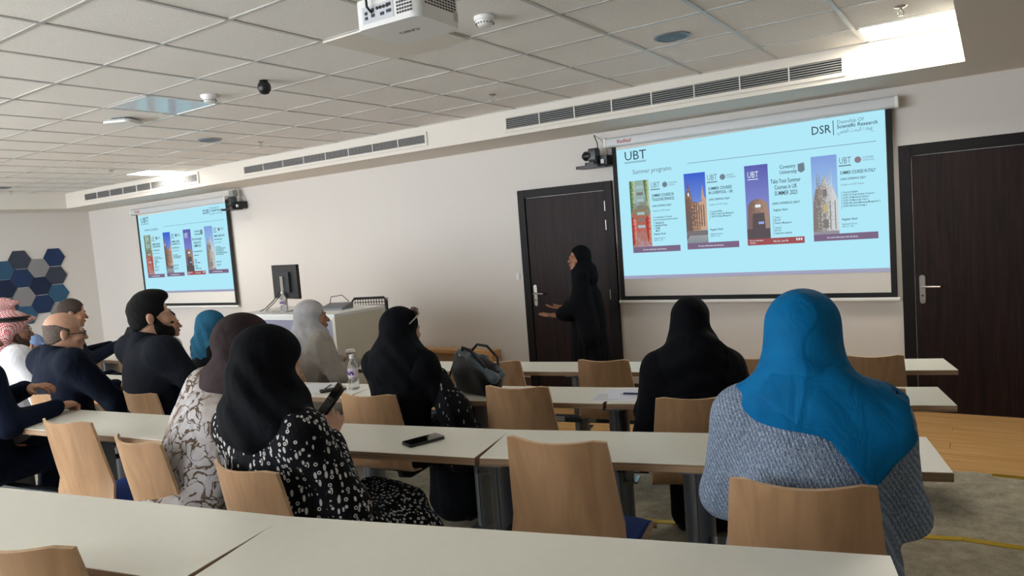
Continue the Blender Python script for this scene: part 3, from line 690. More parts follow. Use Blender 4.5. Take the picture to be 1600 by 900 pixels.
mo = empty('monitor', (-5.76, 4.60, 1.10), math.radians(-13), 'black computer monitor seen from behind on the lectern', 'monitor')
MB().rbox(-.13, .13, -.09, .09, 0, .012, .03, 4).build('stand_base', M_STEEL, mo); MB().box(-.03, .03, -.015, .015, .012, .34).build('stand_post', M_STEEL, mo)
MB().rbox(-.26, .26, .02, .05, .12, .45, .008, 3, axis='y').build('display_shell', mat('monitor_black', rgb(26, 30, 33), .4), mo)
MB().rbox(-.13, .13, -.004, .02, .18, .38, .012, 3, axis='y').build('rear_housing', mat('monitor_black2', rgb(38, 43, 47), .45), mo); MB().box(-.25, .25, .05, .0515, .13, .44).build('glass', mat('dark_glass', rgb(8, 9, 12), .08), mo)
cb = MB().tube([(-5.80, 4.60, 1.30), (-5.9, 4.57, 1.2), (-6.0, 4.55, 1.13), (-6.08, 4.55, 1.106)], .005, 6).build('monitor_cable', M_BLACK); tag(cb, 'thin black cable curving down from the monitor to the lectern top', 'cable')
MB().tube([(-5.80, 4.61, 1.27), (-5.92, 4.58, 1.17), (-6.03, 4.58, 1.108)], .004, 6).build('second_strand', M_BLACK, cb)
ob = empty('conference_unit', (-5.18, 4.72, 1.10), .2, 'grey desktop console with cable on the lectern', 'device')
MB().add([(-.13, -.09, 0), (.13, -.09, 0), (.13, .09, 0), (-.13, .09, 0), (-.13, -.09, .02), (.13, -.09, .02), (.13, .09, .055), (-.13, .09, .055)], [(0, 3, 2, 1), (4, 5, 6, 7), (0, 1, 5, 4), (1, 2, 6, 5), (2, 3, 7, 6), (3, 0, 4, 7)]).build('console_body', mat('device_grey', rgb(120, 122, 126), .5), ob)
MB().tube([(-.1, .05, .05), (-.12, .1, .11), (-.02, .14, .12), (.08, .1, .06)], .004, 6).build('looped_cable', M_DARKM, ob)
kb = tag(MB().box(-.2, .2, -.07, .07, 0, .02).build('keyboard', mat('key_black', rgb(40, 42, 45), .5), loc=(-5.42, 4.70, 1.10)), 'flat black keyboard lying on the lectern behind the grey headscarf', 'keyboard')
for r_i in range(4): MB().box(-.19, .19, -.062+r_i*.033, -.036+r_i*.033, .02, .026).build('key_row', M_BLACK, kb)
def bottle(loc, label, s=1.0, capc=rgb(230, 232, 236), band=True):
    e = empty('water_bottle', loc, 0, label, 'bottle', 'plastic water bottles')
    pet = mat('clear_plastic', (.93, .95, .97), .08); b_ = pet.node_tree.nodes['Principled BSDF']; b_.inputs['Transmission Weight'].default_value = .85; b_.inputs['IOR'].default_value = 1.2
    MB().lathe([(.024*s, 0), (.031*s, .006*s), (.031*s, .05*s), (.0285*s, .06*s), (.031*s, .07*s), (.031*s, .13*s), (.026*s, .15*s), (.013*s, .175*s), (.0125*s, .187*s)], 18).build('bottle_body', pet, e, smooth=True)
    MB().lathe([(.0148*s, .184*s), (.0148*s, .203*s), (.013*s, .205*s)], 14).build('cap', mat('cap_white', capc, .4), e, smooth=True)
    lm = mat('bottle_label', rgb(214, 196, 206), .5)
    lb_ = MB().lathe([(.0316*s, .075*s), (.0316*s, .122*s)], 18).build('paper_label', lm, e, smooth=True)
    if band:
        for q in range(4):
            a = -2.2+q*.45; MB().box(-.006*s, .006*s, -.0004, .0004, -.012*s, .012*s, M=TR(.0322*s*math.cos(a), .0322*s*math.sin(a), .1*s) @ Matrix.Rotation(a+math.pi/2, 4, 'Z') @ Matrix.Rotation(.5*(-1)**q, 4, 'Y')).build('label_print', mat('label_ink', rgb(70, 60, 120), .6), lb_)
    return e
bottle((-5.62, 4.47, 1.10), 'clear water bottle on the lectern in front of the monitor', 1.0)
bottle((-3.19, 2.99, .842), 'clear water bottle with printed label on the second-row desk', 1.02)
oc = empty('office_chair', (-5.75, 5.75, 0), math.radians(12), 'black mesh-backed office chair behind the lectern', 'chair')
cm = mat('mesh_black', rgb(34, 36, 40), .7)
fr = MB(); R_ = [(-.23, .70), (-.22, 1.06), (-.19, 1.095), (.19, 1.095), (.22, 1.06), (.23, .70)]
fr.tube([(x, .02-.05*abs(x)/.2, z) for x, z in R_], .012, 8); fr.tube([(-.23, -.04, .70), (.23, -.04, .70)], .012, 8); fr.build('back_frame', cm, oc, smooth=True)
ms = MB()
for i in range(13): x = -.21+i*.035; ms.tube([(x, .0, .70), (x, .01, 1.09)], .0045, 4)
for i in range(11): z = .72+i*.036; ms.tube([(-.22, .0, z), (0, .02, z), (.22, .0, z)], .0045, 4)
x_ = ms.build('back_mesh', cm, oc); x_['kind'] = 'stuff'
MB().rbox(-.24, .24, .0, .46, .45, .52, .05, 4).build('seat', cm, oc, smooth=True); MB().tube([(0, .2, .45), (0, .2, .1)], .03, 10).build('gas_column', M_DARKM, oc)
MB().tube([(0, -.03, .72), (0, -.06, .55), (0, .05, .46)], .02, 8).build('back_support', M_BLACK, oc)
for i in range(5):
    a = math.radians(72*i); MB().tube([(0, .2, .1), (.28*math.cos(a), .2+.28*math.sin(a), .06)], [.022, .016], 8).build('base_spoke', M_BLACK, oc)
    MB().lathe([(.03, -.012), (.03, .012)], 12, M=TR(.28*math.cos(a), .2+.28*math.sin(a), .03) @ Matrix.Rotation(math.pi/2, 4, 'Y')).build('castor', M_BLACK, oc)
# ------------------------------------------------------------------ wall cameras
def ptz(loc, label, box_):
    e = empty('wall_camera', loc, 0, label, 'camera', 'wall-mounted conference cameras')
    MB().box(.03, .13, .02, .15, -.005, .09).build('wall_bracket', M_BLACK, e); MB().rbox(-.17, .12, -.10, .10, -.025, 0, .05, 4).build('shelf_plate', M_BLACK, e, smooth=True)
    MB().box(.075, .105, .0, .02, .01, .05).build('connector', M_WHITE, e)
    MB().rbox(-.08, .05, -.06, .06, 0, .03, .03, 4).build('camera_base', M_BLACK, e, smooth=True)
    MB().rbox(-.03, .045, -.055, .055, .03, .165, .03, 4, axis='x').build('camera_yoke', mat('camera_grey', rgb(64, 68, 74), .4), e, smooth=True)
    h = MB().lathe([(.03, -.05), (.045, -.04), (.047, .03), (.035, .045)], 18, M=TR(-.05, -.02, .095) @ Matrix.Rotation(math.radians(-90), 4, 'Y')).build('camera_head', M_BLACK, e, smooth=True)
    MB().lathe([(.026, 0), (.026, .012)], 16, M=TR(-.093, -.02, .095) @ Matrix.Rotation(math.radians(-90), 4, 'Y')).build('lens', mat('lens_glass', rgb(10, 10, 16), .05), h)
    MB().tube([(.03, .05, .16), (.02, .06, .22), (-.02, .08, .30)], .006, 6).build('cable', mat('cable_grey', rgb(90, 88, 84), .6), e)
    MB().tube([(.10, .10, .05), (.09, .13, .15), (.03, .14, .25), (-.02, .09, .30)], .004, 6).build('cable', mat('cable_pale', rgb(150, 140, 125), .6), e)
    if box_: MB().box(-.06, .03, .0, .08, .17, .26).build('junction_box', mat('jbox', rgb(150, 150, 146), .6), e)
    return e
ptz((-3.24, 6.44, 2.29), 'black conference camera on the wall left of the large screen', False)
ptz((-8.98, 6.44, 2.33), 'black conference camera with grey box beside the far screen', True)
# ------------------------------------------------------------------ ceiling devices
def downM(x, y): return TR(x, y, CEIL)
def smoke(x, y, label):
    e = empty('smoke_detector', (x, y, CEIL), 0, label, 'smoke detector', 'ceiling smoke detectors')
    MB().lathe([(.058, 0), (.058, -.016), (.054, -.022)], 24).build('base_ring', M_WHITE, e, smooth=True)
    MB().lathe([(.05, -.022), (.048, -.034), (.036, -.05), (.030, -.052)], 24).build('sensor_cap', M_WHITE, e, smooth=True)
    for i in range(18):
        a = 2*math.pi*i/18; MB().box(-.002, .002, -.001, .003, -.006, .006, M=TR(.0455*math.cos(a), .0455*math.sin(a), -.037) @ Matrix.Rotation(a-math.pi/2, 4, 'Z') @ Matrix.Rotation(.7, 4, 'X')).build('slot', M_BLACK, e)
smoke(-2.235, 3.268, 'white smoke detector beside the projector'); smoke(-4.728, 3.29, 'white smoke detector beside the unlit panel')
ap = empty('wifi_access_point', (-5.894, 3.283, CEIL), .5, 'white rounded wireless access point on the ceiling', 'access point')
MB().rbox(-.115, .115, -.115, .115, -.045, -.018, .04, 5).build('housing', M_WHITE, ap, smooth=True, bevel=0); MB().box(-.06, .06, -.06, .06, -.02, 0).build('mount_bracket', M_DARKM, ap)
vn = MB()
for i in range(13): vn.box(-.1+i*.0155, -.093+i*.0155, -.117, -.1145, -.028, -.021)
vn.build('vents', M_DARKM, ap)
def speaker(x, y, label):
    e = empty('ceiling_speaker', (x, y, CEIL), 0, label, 'speaker', 'round ceiling speakers')
    MB().lathe([(.115, 0), (.115, -.006), (.098, -.012), (.095, -.004)], 32).build('speaker_rim', mat('rim_grey', rgb(130, 140, 148), .35, .4), e, smooth=True)
    MB().lathe([(.096, -.001), (.094, -.008), (.05, -.011), (.004, -.012)], 32).build('speaker_grille', mat('grille_dark', rgb(48, 56, 64), .4), e, smooth=True)
    MB().lathe([(.005, -.011), (.005, -.0135)], 10).build('centre_badge', M_STEEL, e)
speaker(-1.666, 4.521, 'dark round ceiling speaker nearest the large screen'); speaker(-6.563, 4.524, 'dark round ceiling speaker in the middle of the ceiling'); speaker(-11.584, 4.613, 'dark round ceiling speaker at the far left edge')
def sprinkler(x, y, label):
    e = empty('sprinkler_head', (x, y, CEIL), .4, label, 'sprinkler', 'ceiling sprinkler heads')
    MB().lathe([(.037, 0), (.034, -.004), (.014, -.010)], 20).build('escutcheon', M_STEEL, e, smooth=True); MB().lathe([(.009, -.008), (.009, -.024)], 10).build('stem', M_STEEL, e)
    MB().tube([(.006, 0, -.022), (.017, 0, -.032), (.014, 0, -.046), (0, 0, -.052)], .003, 6).tube([(-.006, 0, -.022), (-.017, 0, -.032), (-.014, 0, -.046), (0, 0, -.052)], .003, 6).build('yoke', M_STEEL, e)
    MB().lathe([(.016, -.052), (.016, -.055)], 14).build('deflector', M_STEEL, e)
sprinkler(-3.472, 5.102, 'sprinkler head between the middle and right air grilles'); sprinkler(-.427, 4.992, 'sprinkler head by the lit corner panel'); sprinkler(-6.503, 5.088, 'sprinkler head near the middle air grille'); sprinkler(-9.285, 4.947, 'sprinkler head by the lit far panel'); sprinkler(-12.1, 4.931, 'sprinkler head at the far left of the ceiling')
sb = empty('ceiling_microphone', (-4.123, 3.303, CEIL), 0, 'small black ball hanging from a ceiling tile', 'ceiling microphone')
MB().lathe([(.002, -.095), (.026, -.088), (.040, -.068), (.0455, -.045), (.040, -.022), (.026, -.006), (.010, 0)], 20).build('ball', M_BLACK, sb, smooth=True); MB().lathe([(.03, 0), (.03, -.003)], 18).build('mount_ring', M_DARKM, sb)
# projector
M_PROJ = mat('projector_white', rgb(226, 226, 224), .42)
pj = empty('projector', (-1.97, 2.33, 2.612), math.radians(2), 'white ceiling-hung projector with rear sockets facing the camera', 'projector')
MB().rbox(-.165, .165, -.145, .145, -.055, .06, .045, 6).build('housing', M_PROJ, pj, smooth=True)
MB().lathe([(.02, .06), (.02, .27)], 12).build('ceiling_pole', M_WHITE, pj); MB().rbox(-.06, .06, -.06, .06, .06, .075, .01, 3).build('mount_plate', M_WHITE, pj)
rp = MB().box(-.115, .045, -.1465, -.144, -.035, .03).build('socket_panel', mat('panel_grey', rgb(196, 198, 204), .5), pj)
for i in range(4): MB().lathe([(.0065, 0), (.0065, .004)], 12, M=TR(-.035+i*.017, -.1465, .013) @ Matrix.Rotation(math.pi/2, 4, 'X')).build('socket', M_BLACK, rp)
for x, z, w_ in ((.022, .016, .024), (.022, -.008, .024), (-.012, -.012, .02), (-.06, -.01, .018), (-.095, -.015, .014), (-.095, .004, .014), (-.06, .012, .014)): MB().box(x-w_/2, x+w_/2, -.1485, -.1460, z-.006, z+.006).build('socket', mat('socket_dark', rgb(34, 36, 60), .5), rp)
vb = MB()
for r_i in range(6):
    for c_i in range(6): vb.box(.06+c_i*.013, .07+c_i*.013, -.1462, -.1445, -.03+r_i*.013, -.022+r_i*.013)
for r_i in range(5):
    for c_i in range(11): vb.box(.1645, .1662, -.10+c_i*.019, -.086+c_i*.019, .0+r_i*.0115, .007+r_i*.0115)
v_ = vb.build('vent_holes', mat('vent_dark', rgb(60, 60, 62), .7), pj); v_['kind'] = 'stuff'
MB().box(.1645, .1665, .09, .115, -.03, .005).build('side_window', M_STEEL, pj)
text_mesh('CASIO', .036, mat('grey_print', rgb(120, 120, 120), .6), pj, 'brand_lettering', TR(.055, -.015, -.0555) @ Matrix.Rotation(math.pi, 4, 'Y'), bold=.02)
MB().tube([(-.062, -.15, .0), (-.068, -.17, .02), (-.075, -.165, .10), (-.06, -.10, .2), (0, -.02, .26)], .005, 8).build('power_cable', M_BLACK, pj)
# ------------------------------------------------------------------ things on the desks
def phone(loc, rz, label, tilt=None, parent=None):
    e = empty('mobile_phone', loc, rz, label, 'phone', 'mobile phones')
    MB().rbox(-.037, .037, -.076, .076, 0, .009, .011, 4).build('phone_body', mat('phone_black', rgb(20, 22, 26), .35), e, smooth=True)
    MB().rbox(-.034, .034, -.073, .073, .009, .0096, .009, 4).build('phone_screen', mat('phone_glass', rgb(12, 13, 16), .05), e)
    c_ = MB().rbox(-.03, -.008, .045, .07, -.0015, 0, .005, 3).build('camera_bump', mat('phone_black', rgb(20, 22, 26), .35), e)
    return e
phone((-1.81, 2.02, .944), math.radians(-20), 'black smartphone lying on the third-row desk')
phone((-3.30, 2.92, .844), math.radians(-35), 'dark smartphone lying by the water bottle')
M_PAPER = mat('paper', rgb(232, 232, 236), .8)
pa = tag(MB().box(-.105, .105, -.148, .148, 0, .0015).build('paper_sheet', M_PAPER, loc=(-3.47, 2.93, .843)), 'white paper sheet beside the phone on the second-row desk', 'paper'); pa.rotation_euler = (0, 0, .5)
pn = empty('pen', (-3.38, 2.95, .848), math.radians(-60), 'thin dark pen on the white paper by the bottle', 'pen'); MB().tube([(-.07, 0, .004), (.06, 0, .004)], .004, 8).build('barrel', M_BLACK, pn); MB().tube([(.06, 0, .004), (.072, 0, .004)], [.004, .001], 8).build('tip', M_STEEL, pn)
sheets = empty('paper_stack', (-1.56, 3.24, .842), math.radians(12), 'stack of printed white papers beside the right-hand black abaya', 'papers')
MB().box(-.15, .10, -.10, .12, 0, .004).build('sheet', M_PAPER, sheets); MB().box(-.07, .16, -.06, .15, .004, .007, M=Matrix.Rotation(.2, 4, 'Z')).build('sheet', mat('paper2', rgb(224, 226, 240), .8), sheets)
pr = MB()
for i in range(7): pr.box(-.13, -.13+.10+.02*(i % 3), -.085+i*.02, -.081+i*.02, .0041, .0045)
pr.build('print_lines', mat('print_grey', rgb(150, 150, 160), .8), sheets)
pn2 = empty('pen', (-1.50, 3.27, .851), math.radians(10), 'dark blue pen lying on the paper stack', 'pen'); MB().tube([(-.06, 0, .005), (.05, 0, .005)], .005, 8).build('barrel', mat('pen_blue', rgb(26, 30, 90), .4), pn2); MB().tube([(.05, 0, .005), (.064, 0, .005)], [.005, .0012], 8).build('tip', M_STEEL, pn2); MB().tube([(-.06, 0, .005), (-.075, 0, .005)], .0045, 8).build('cap', M_WHITE, pn2)
nw = empty('newspaper', (-1.0, 3.66, .842), math.radians(15), 'folded newspaper with bold black lettering on the second-row desk', 'newspaper')
MB().box(-.17, .17, -.11, .11, 0, .008).build('folded_sheets', mat('newsprint', rgb(222, 214, 202), .8), nw)
text_mesh('THE CENTER', .04, mat('news_ink', rgb(40, 34, 36), .8), nw, 'headline', TR(-.165, -.085, .0082), bold=.02, width=.33); text_mesh('UNIVERSITY', .03, mat('news_red', rgb(150, 60, 50), .8), nw, 'subheading', TR(-.165, -.02, .0082), bold=.02, width=.33)
for i in range(5): MB().box(-.165, .165, .03+i*.015, .036+i*.015, .008, .0084).build('text_line', mat('news_grey', rgb(120, 112, 106), .8), nw)
def cup(loc, label, cupm, h, lid):
    e = empty('coffee_cup', loc, 0, label, 'cup', 'coffee cups')
    MB().lathe([(.026, 0), (.027, .003), (.038, h), (.0395, h+.002)], 20).build('cup_body', cupm, e, smooth=True)
    MB().lathe([(.0405, h-.002), (.0405, h+.006), (.036, h+.008), (.034, h+.018), (.030, h+.019)], 20).build('lid', lid, e, smooth=True)
    MB().lathe([(.0305, h*.25), (.0365, h*.7)], 20).build('sleeve', mat('sleeve_olive', rgb(120, 110, 84), .8), e, smooth=True)
cup((-4.20, 3.93, .742), 'tall paper coffee cup with white lid in front of the grey headscarf', mat('cup_paper', rgb(196, 186, 166), .6), .125, M_WHITE)
cup((-4.36, 3.90, .742), 'small brown coffee cup with dark lid beside the tall cup', mat('cup_brown', rgb(96, 66, 48), .6), .08, M_BLACK)
# handbag
hb = empty('handbag', (-2.34, 3.09, .842), math.radians(-14), 'slouchy black leather handbag with handles standing on the second-row desk', 'handbag')
M_LEATH = mat('black_leather', rgb(9, 10, 13), .45, bump=(90, .12), spec=.35); M_LEATG = mat('grey_leather', rgb(74, 88, 98), .4, bump=(50, .1))
bs = SDF()
bs.chain([(-.12, 0, .045), (.11, 0, .045)], [.05, .05], .04).chain([(-.13, 0, .12), (.10, 0, .10)], [.058, .06], .05).chain([(-.12, .0, .20), (.12, .0, .13)], [.042, .05], .05)
bs.fun(lambda X, Y, Z, D: np.maximum(D+.004*np.sin(30*X+16*Z)*np.clip(Z/.1, 0, 1), .006-Z))
sdf_object('bag_body', [bs.mesh(.008)], M_LEATH, hb)
gs = SDF().chain([(-.10, -.035, .235), (.02, -.04, .20), (.17, -.03, .11)], [.014, .026, .03], .03).chain([(-.1, .02, .225), (.02, .03, .19), (.16, .03, .12)], [.014, .02, .025], .03)
sdf_object('top_gusset', [gs.mesh(.008)], M_LEATG, hb)
for y in (-.03, .035): MB().tube([(-.08, y, .225), (-.05, y*1.6, .262), (.02, y*1.9, .255), (.10, y*1.9, .20), (.14, y, .14)], .0075, 8).build('handle', M_LEATH, hb, smooth=True)
for x, z in ((-.08, .222), (.13, .15)): MB().lathe([(.012, -.004), (.012, .004)], 12, M=TR(x, -.045, z) @ Matrix.Rotation(math.pi/2, 4, 'X')).build('ring', M_STEEL, hb)
MB().tube([(-.15, -.02, .2), (-.17, -.06, .1), (-.16, -.10, .0), (-.12, -.17, -.10), (-.22, -.2, -.16)], .006, 6).build('shoulder_strap', M_LEATH, hb, smooth=True)
# ------------------------------------------------------------------ people
def rot(yaw=0, pitch=0, roll=0):
    """head frame: +Y is where the face looks; yaw about Z (left positive), pitch up positive"""
    return np.array((Matrix.Rotation(math.radians(yaw), 3, 'Z') @ Matrix.Rotation(math.radians(pitch), 3, 'X') @ Matrix.Rotation(math.radians(roll), 3, 'Y')))
def head_sdf(S, hc, R, male=False, neck=None, ears=True):
    hc = np.array(hc, float); P = lambda x, y, z: hc+R @ np.array((x, y, z)); E_ = lambda c, r, k=.015, sub=False: S.ell(P(*c), r, k, R, sub)
    E_((0, -.014, .037), (.075, .096, .086), .02); E_((0, .026, -.030), (.061, .066, .086), .03)
    E_((0, .045, -.082), (.045 if male else .040, .043, .034), .025); E_((0, .078, -.103), (.019, .016, .016), .015)
    for s in (-1, 1):
        E_((s*.030, .083, .014), (.024, .012, .008), .012); E_((s*.038, .062, -.032), (.026, .026, .022), .02)
        E_((s*.030, .101, -.004), (.017, .014, .011), .010, True)
        E_((s*.030, .082, -.004), (.0135, .0125, .0115), .003)
        if ears: E_((s*.0765, -.012, -.008), (.009, .019, .030), .008); E_((s*.084, -.018, .004), (.006, .014, .018), .006)
    S.cone(P(0, .088, .004), P(0, .112, -.034), .0085, .0125, .010)
    for s in (-1, 1): S.ell(P(s*.011, .102, -.038), (.009, .011, .008), .006, R)
    E_((0, .096, -.0600), (.021, .011, .0055), .007); E_((0, .094, -.0715), (.018, .011, .0065), .007)
    if neck is not None: S.cone(P(0, -.02, -.06), np.array(neck, float)+(0, 0, -.03), .056 if male else .047, .062 if male else .052, .03)
def hand_sdf(S, wrist, d, up, side, curl=.35, spread=.05, thumb=.6):
    """d: finger direction, up: back-of-hand normal, side +1 right hand / -1 left hand"""
    w_ = np.array(wrist, float); d = np.array(d, float); d /= np.linalg.norm(d); up = np.array(up, float); up -= d*(up@d); up /= np.linalg.norm(up)
    t = -side*np.cross(d, up)
    for i in range(4):
        kn = w_+d*(.088-.004*abs(i-1))+t*(.030-.0195*i)+up*(.002-.002*abs(i-1.5))
        S.cone(w_+t*(.016-.0105*i)+d*.008, kn, .0145, .0112, .012)
        L = (.066, .074, .069, .054)[i]; p = kn; a = curl*.7; dd = d+t*(spread*(1.5-i)); dd /= np.linalg.norm(dd)
        for j, fr in enumerate((.44, .31, .25)):
            v = dd*math.cos(a)-up*math.sin(a); q = p+v*L*fr; S.cone(p, q, .0095-.0008*j, .0088-.0009*j, .004); p = q; a += curl*(1.0 if j == 0 else .8)
    b = w_+d*.022+t*.022-up*.004; v1 = d*.62+t*thumb-up*.25; v1 /= np.linalg.norm(v1); v2 = d*.85+t*thumb*.45-up*.3; v2 /= np.linalg.norm(v2)
    S.cone(w_+d*.012+t*.010, b+v1*.036, .016, .0115, .010); S.cone(b+v1*.036, b+v1*.036+v2*.032, .0108, .0088, .004)
    S.cone(w_-d*.07, w_+d*.015, .025, .022, .015)
def folds(amp, ax, freq, warp=2.0, ph=0.0):
    a = np.array(ax, float)
    def f(X, Y, Z, D):
        u = a[0]*X+a[1]*Y+a[2]*Z
        wv = np.sin(9*X+ph)+np.sin(11*Y+1.7*ph+1)+np.sin(8*Z+2)
        r = 1-2*np.abs(np.sin(.5*(freq*u+warp*wv)))**.7
        return D-amp*1.5*r*np.clip(.35+.65*np.sin(7*Z+6*X+5*Y+ph), 0, 1)
    return f
class Joints: pass
def seated(lean=.06, sl=0, sw=.175, shz=.985, hx=0, hy=.035, hz=1.162, R=None, armR=None, armL=None, knee=.44, kx=.11):
    J = Joints(); J.hip = np.array((0, 0, .56)); J.chest = np.array((sl*.6, lean*.55, .83)); J.nb = np.array((sl, lean, 1.035)); J.hc = np.array((sl+hx, lean+hy, hz))
    J.sh = [np.array((sl+s*sw, lean*.92, shz)) for s in (1, -1)]
    d = [((sw+.065, lean+.04, .74), (.12, .36, .775), (-.5, .9, 0), (0, 0, 1)), ((-sw-.065, lean+.04, .74), (-.12, .36, .775), (.5, .9, 0), (0, 0, 1))]
    J.arm = [armR or d[0], armL or d[1]]
    J.knee = [np.array((s*kx, knee, .53)) for s in (1, -1)]; J.ank = [np.array((s*kx, knee-.03, .09)) for s in (1, -1)]; J.stand = False; return J
def garment_sdf(J, w=1.0, d=1.0, robe=False, sleeve=1.0, k=.058, coat=False):
    if robe: k = .07
    S = SDF(); hip, ch, nb = J.hip, J.chest, J.nb
    S.ell(hip+(0, -.01, -.01), (.185*w, .15*d, .13), k); S.ell((hip+ch)/2+(0, 0, .01), (.155*w, .118*d, .19), k); S.ell(ch+(0, 0, .02), (.168*w, .118*d, .17), k)
    S.cone(J.sh[0]+(-.02, 0, -.005), J.sh[1]+(.02, 0, -.005), .068*d, .068*d, k)
    for i, s in enumerate((1, -1)):
        S.cone(nb+(0, -.005, -.01), J.sh[i]+(0, 0, .0), .055, .058, .035 if not robe else .06); el, wr = np.array(J.arm[i][0]), np.array(J.arm[i][1])
        S.cone(J.sh[i], el, .062*sleeve*w**.5, .052*sleeve, .05); S.cone(el, el+(wr-el)*(.93 if not J.stand else .72), .053*sleeve, .036*(sleeve**1.6), .03)
    if not J.stand:
        for i in (0, 1):
            S.cone(hip+((.085, -.085)[i], .02, -.04), J.knee[i], .088, .068, .035); S.cone(J.knee[i], J.ank[i]+(0, 0, -.0), .066, .048 if not robe else .07, .03)
        if robe:
            S.cone(hip+(0, .05, -.04), (0, J.knee[0][1]-.03, .51), .10, .10, .06); S.cone((0, J.knee[0][1], .48), (0, J.knee[0][1]-.03, .09), .11, .12, .06)
    return S
SKIN = {}
def skin(n, c):
    if n not in SKIN: SKIN[n] = mat('skin_'+n, c, .5, noise=(40, .07), bump=(220, .06))
    return SKIN[n]
M_EYE = mat('eye_dark', rgb(28, 20, 18), .15); M_BROW = mat('brow_dark', rgb(26, 20, 18), .8); M_SHOE = mat('shoe_black', rgb(20, 19, 20), .4)
def person(label, head, floor, heading, J, R, skin_m, male=False, garments=(), head_h=.0055, hands=(True, True), curl=(.35, .35), group=None, full=1.285, face=True, thumb=(.6, .6)):
    """head = world position of the top of the head; garments = list of (name, SDF builder(J) -> SDF, voxel, material)"""
    s = (head[2]-floor)/full; a = math.radians(heading); tx, ty = J.hc[0]*s, J.hc[1]*s
    e = empty('person', (head[0]-(tx*math.cos(a)-ty*math.sin(a)), head[1]-(tx*math.sin(a)+ty*math.cos(a)), floor), a, label, 'person', group)
    HS = SDF(); head_sdf(HS, J.hc, R, male, J.nb, male); blocks = [HS.mesh(head_h)]
    core = SDF(); core.cone(J.hip, J.chest, .07, .07, .03); core.cone(J.chest, J.nb, .07, .045, .03)
    for i in (0, 1):
        el, wr, d, up_ = [np.array(q, float) for q in J.arm[i]]
        core.cone(J.nb+(0, 0, -.06), J.sh[i], .03, .03, .02); core.cone(J.sh[i], el, .03, .028, .02); core.cone(el, wr, .027, .022, .02)
        if hands[i]:
            H = SDF(); hand_sdf(H, wr, d, up_, (1, -1)[i], curl[i], thumb=thumb[i]); blocks.append(H.mesh(.0042, smooth=1))
    if not J.stand:
        for i in (0, 1): core.cone(J.hip, J.knee[i], .05, .045, .02); core.cone(J.knee[i], J.ank[i], .04, .03, .02)
    blocks.append(core.mesh(.016))
    sdf_object('body', [(v*s, q) for v, q in blocks], skin_m, e)
    MH = Matrix(((*R[0], J.hc[0]), (*R[1], J.hc[1]), (*R[2], J.hc[2]), (0, 0, 0, 1))); SM = Matrix.Scale(s, 4) @ MH
    if face:
        for q in (-1, 1):
            MB().lathe([(.001, -.006), (.0052, -.004), (.0066, 0), (.0052, .004), (.001, .006)], 12, M=SM @ TR(q*.030, .0905, -.004) @ Matrix.Rotation(math.pi/2, 4, 'X')).build('eye', M_EYE, e, smooth=True)
            MB().tube([(q*.014, .0955, .016), (q*.030, .0945, .021), (q*.046, .082, .016)], [.0028, .0034, .002], 6, M=SM).build('eyebrow', M_BROW, e)
    for nm, S, h, m in garments:
        sdf_object(nm, [(v*s, q) for v, q in [S.mesh(h)]], m, e)
    if not J.stand:
        for i in (0, 1):
            sh_ = SDF(); A = J.ank[i]; sh_.chain([A+(0, -.03, -.05), A+(0, .06, -.055), A+(0, .15, -.062)], [.036, .038, .03], .02).fun(lambda X, Y, Z, D: np.maximum(D, .002-Z))
            sdf_object('shoe', [(v*s, q) for v, q in [sh_.mesh(.009)]], M_SHOE, e)
    e['scale_factor'] = s
    return e, SM, s
def hijab_sdf(J, R, full=1.0, drape=1.0, amp=.0045, seed=0, chest=True, long=0):
    hc = J.hc; P = lambda x, y, z: hc+R @ np.array((x, y, z)); S = SDF()
    S.ell(P(0, -.016, .034), (.090*full, .112*full, .098), .03, R); S.ell(P(0, -.040, -.045), (.083*full, .088*full, .10), .04, R)
    S.ell(P(0, .005, -.06), (.078, .082, .085), .03, R); S.cone(P(0, -.02, -.09), J.nb+(0, -.01, .0), .090*full, .106*drape, .05)
    for i in (0, 1): S.cone(J.nb+(0, -.005, .0), J.nb+(J.sh[i]-J.nb)*.78+(0, 0, .012), .088*drape, .066*drape, .05)
    S.ell(J.nb+(0, -.055, -.07-long*.5), (.135*drape, .075, .12+long), .05)
    if chest: S.ell(J.nb+(0, .065, -.08), (.125*drape, .07, .13), .05)
    S.ell(P(0, .118, -.022), (.063, .092, .088), .014, R, True)
    Rt = R.T
    def f(X, Y, Z, D):
        x, y, z = X-hc[0], Y-hc[1], Z-hc[2]; yl = Rt[1, 0]*x+Rt[1, 1]*y+Rt[1, 2]*z; zl = Rt[2, 0]*x+Rt[2, 1]*y+Rt[2, 2]*z
        m = np.clip((.07-zl)/.12, .0, 1); u = zl*.85+yl*.75+.25*np.abs(x)
        return D+amp*m*(np.sin(62*u+2.2*np.sin(13*x+seed)+1.3*np.sin(17*yl+seed*2))+.6*np.sin(38*(zl-.4*x)+seed))
    S.fun(f); return S
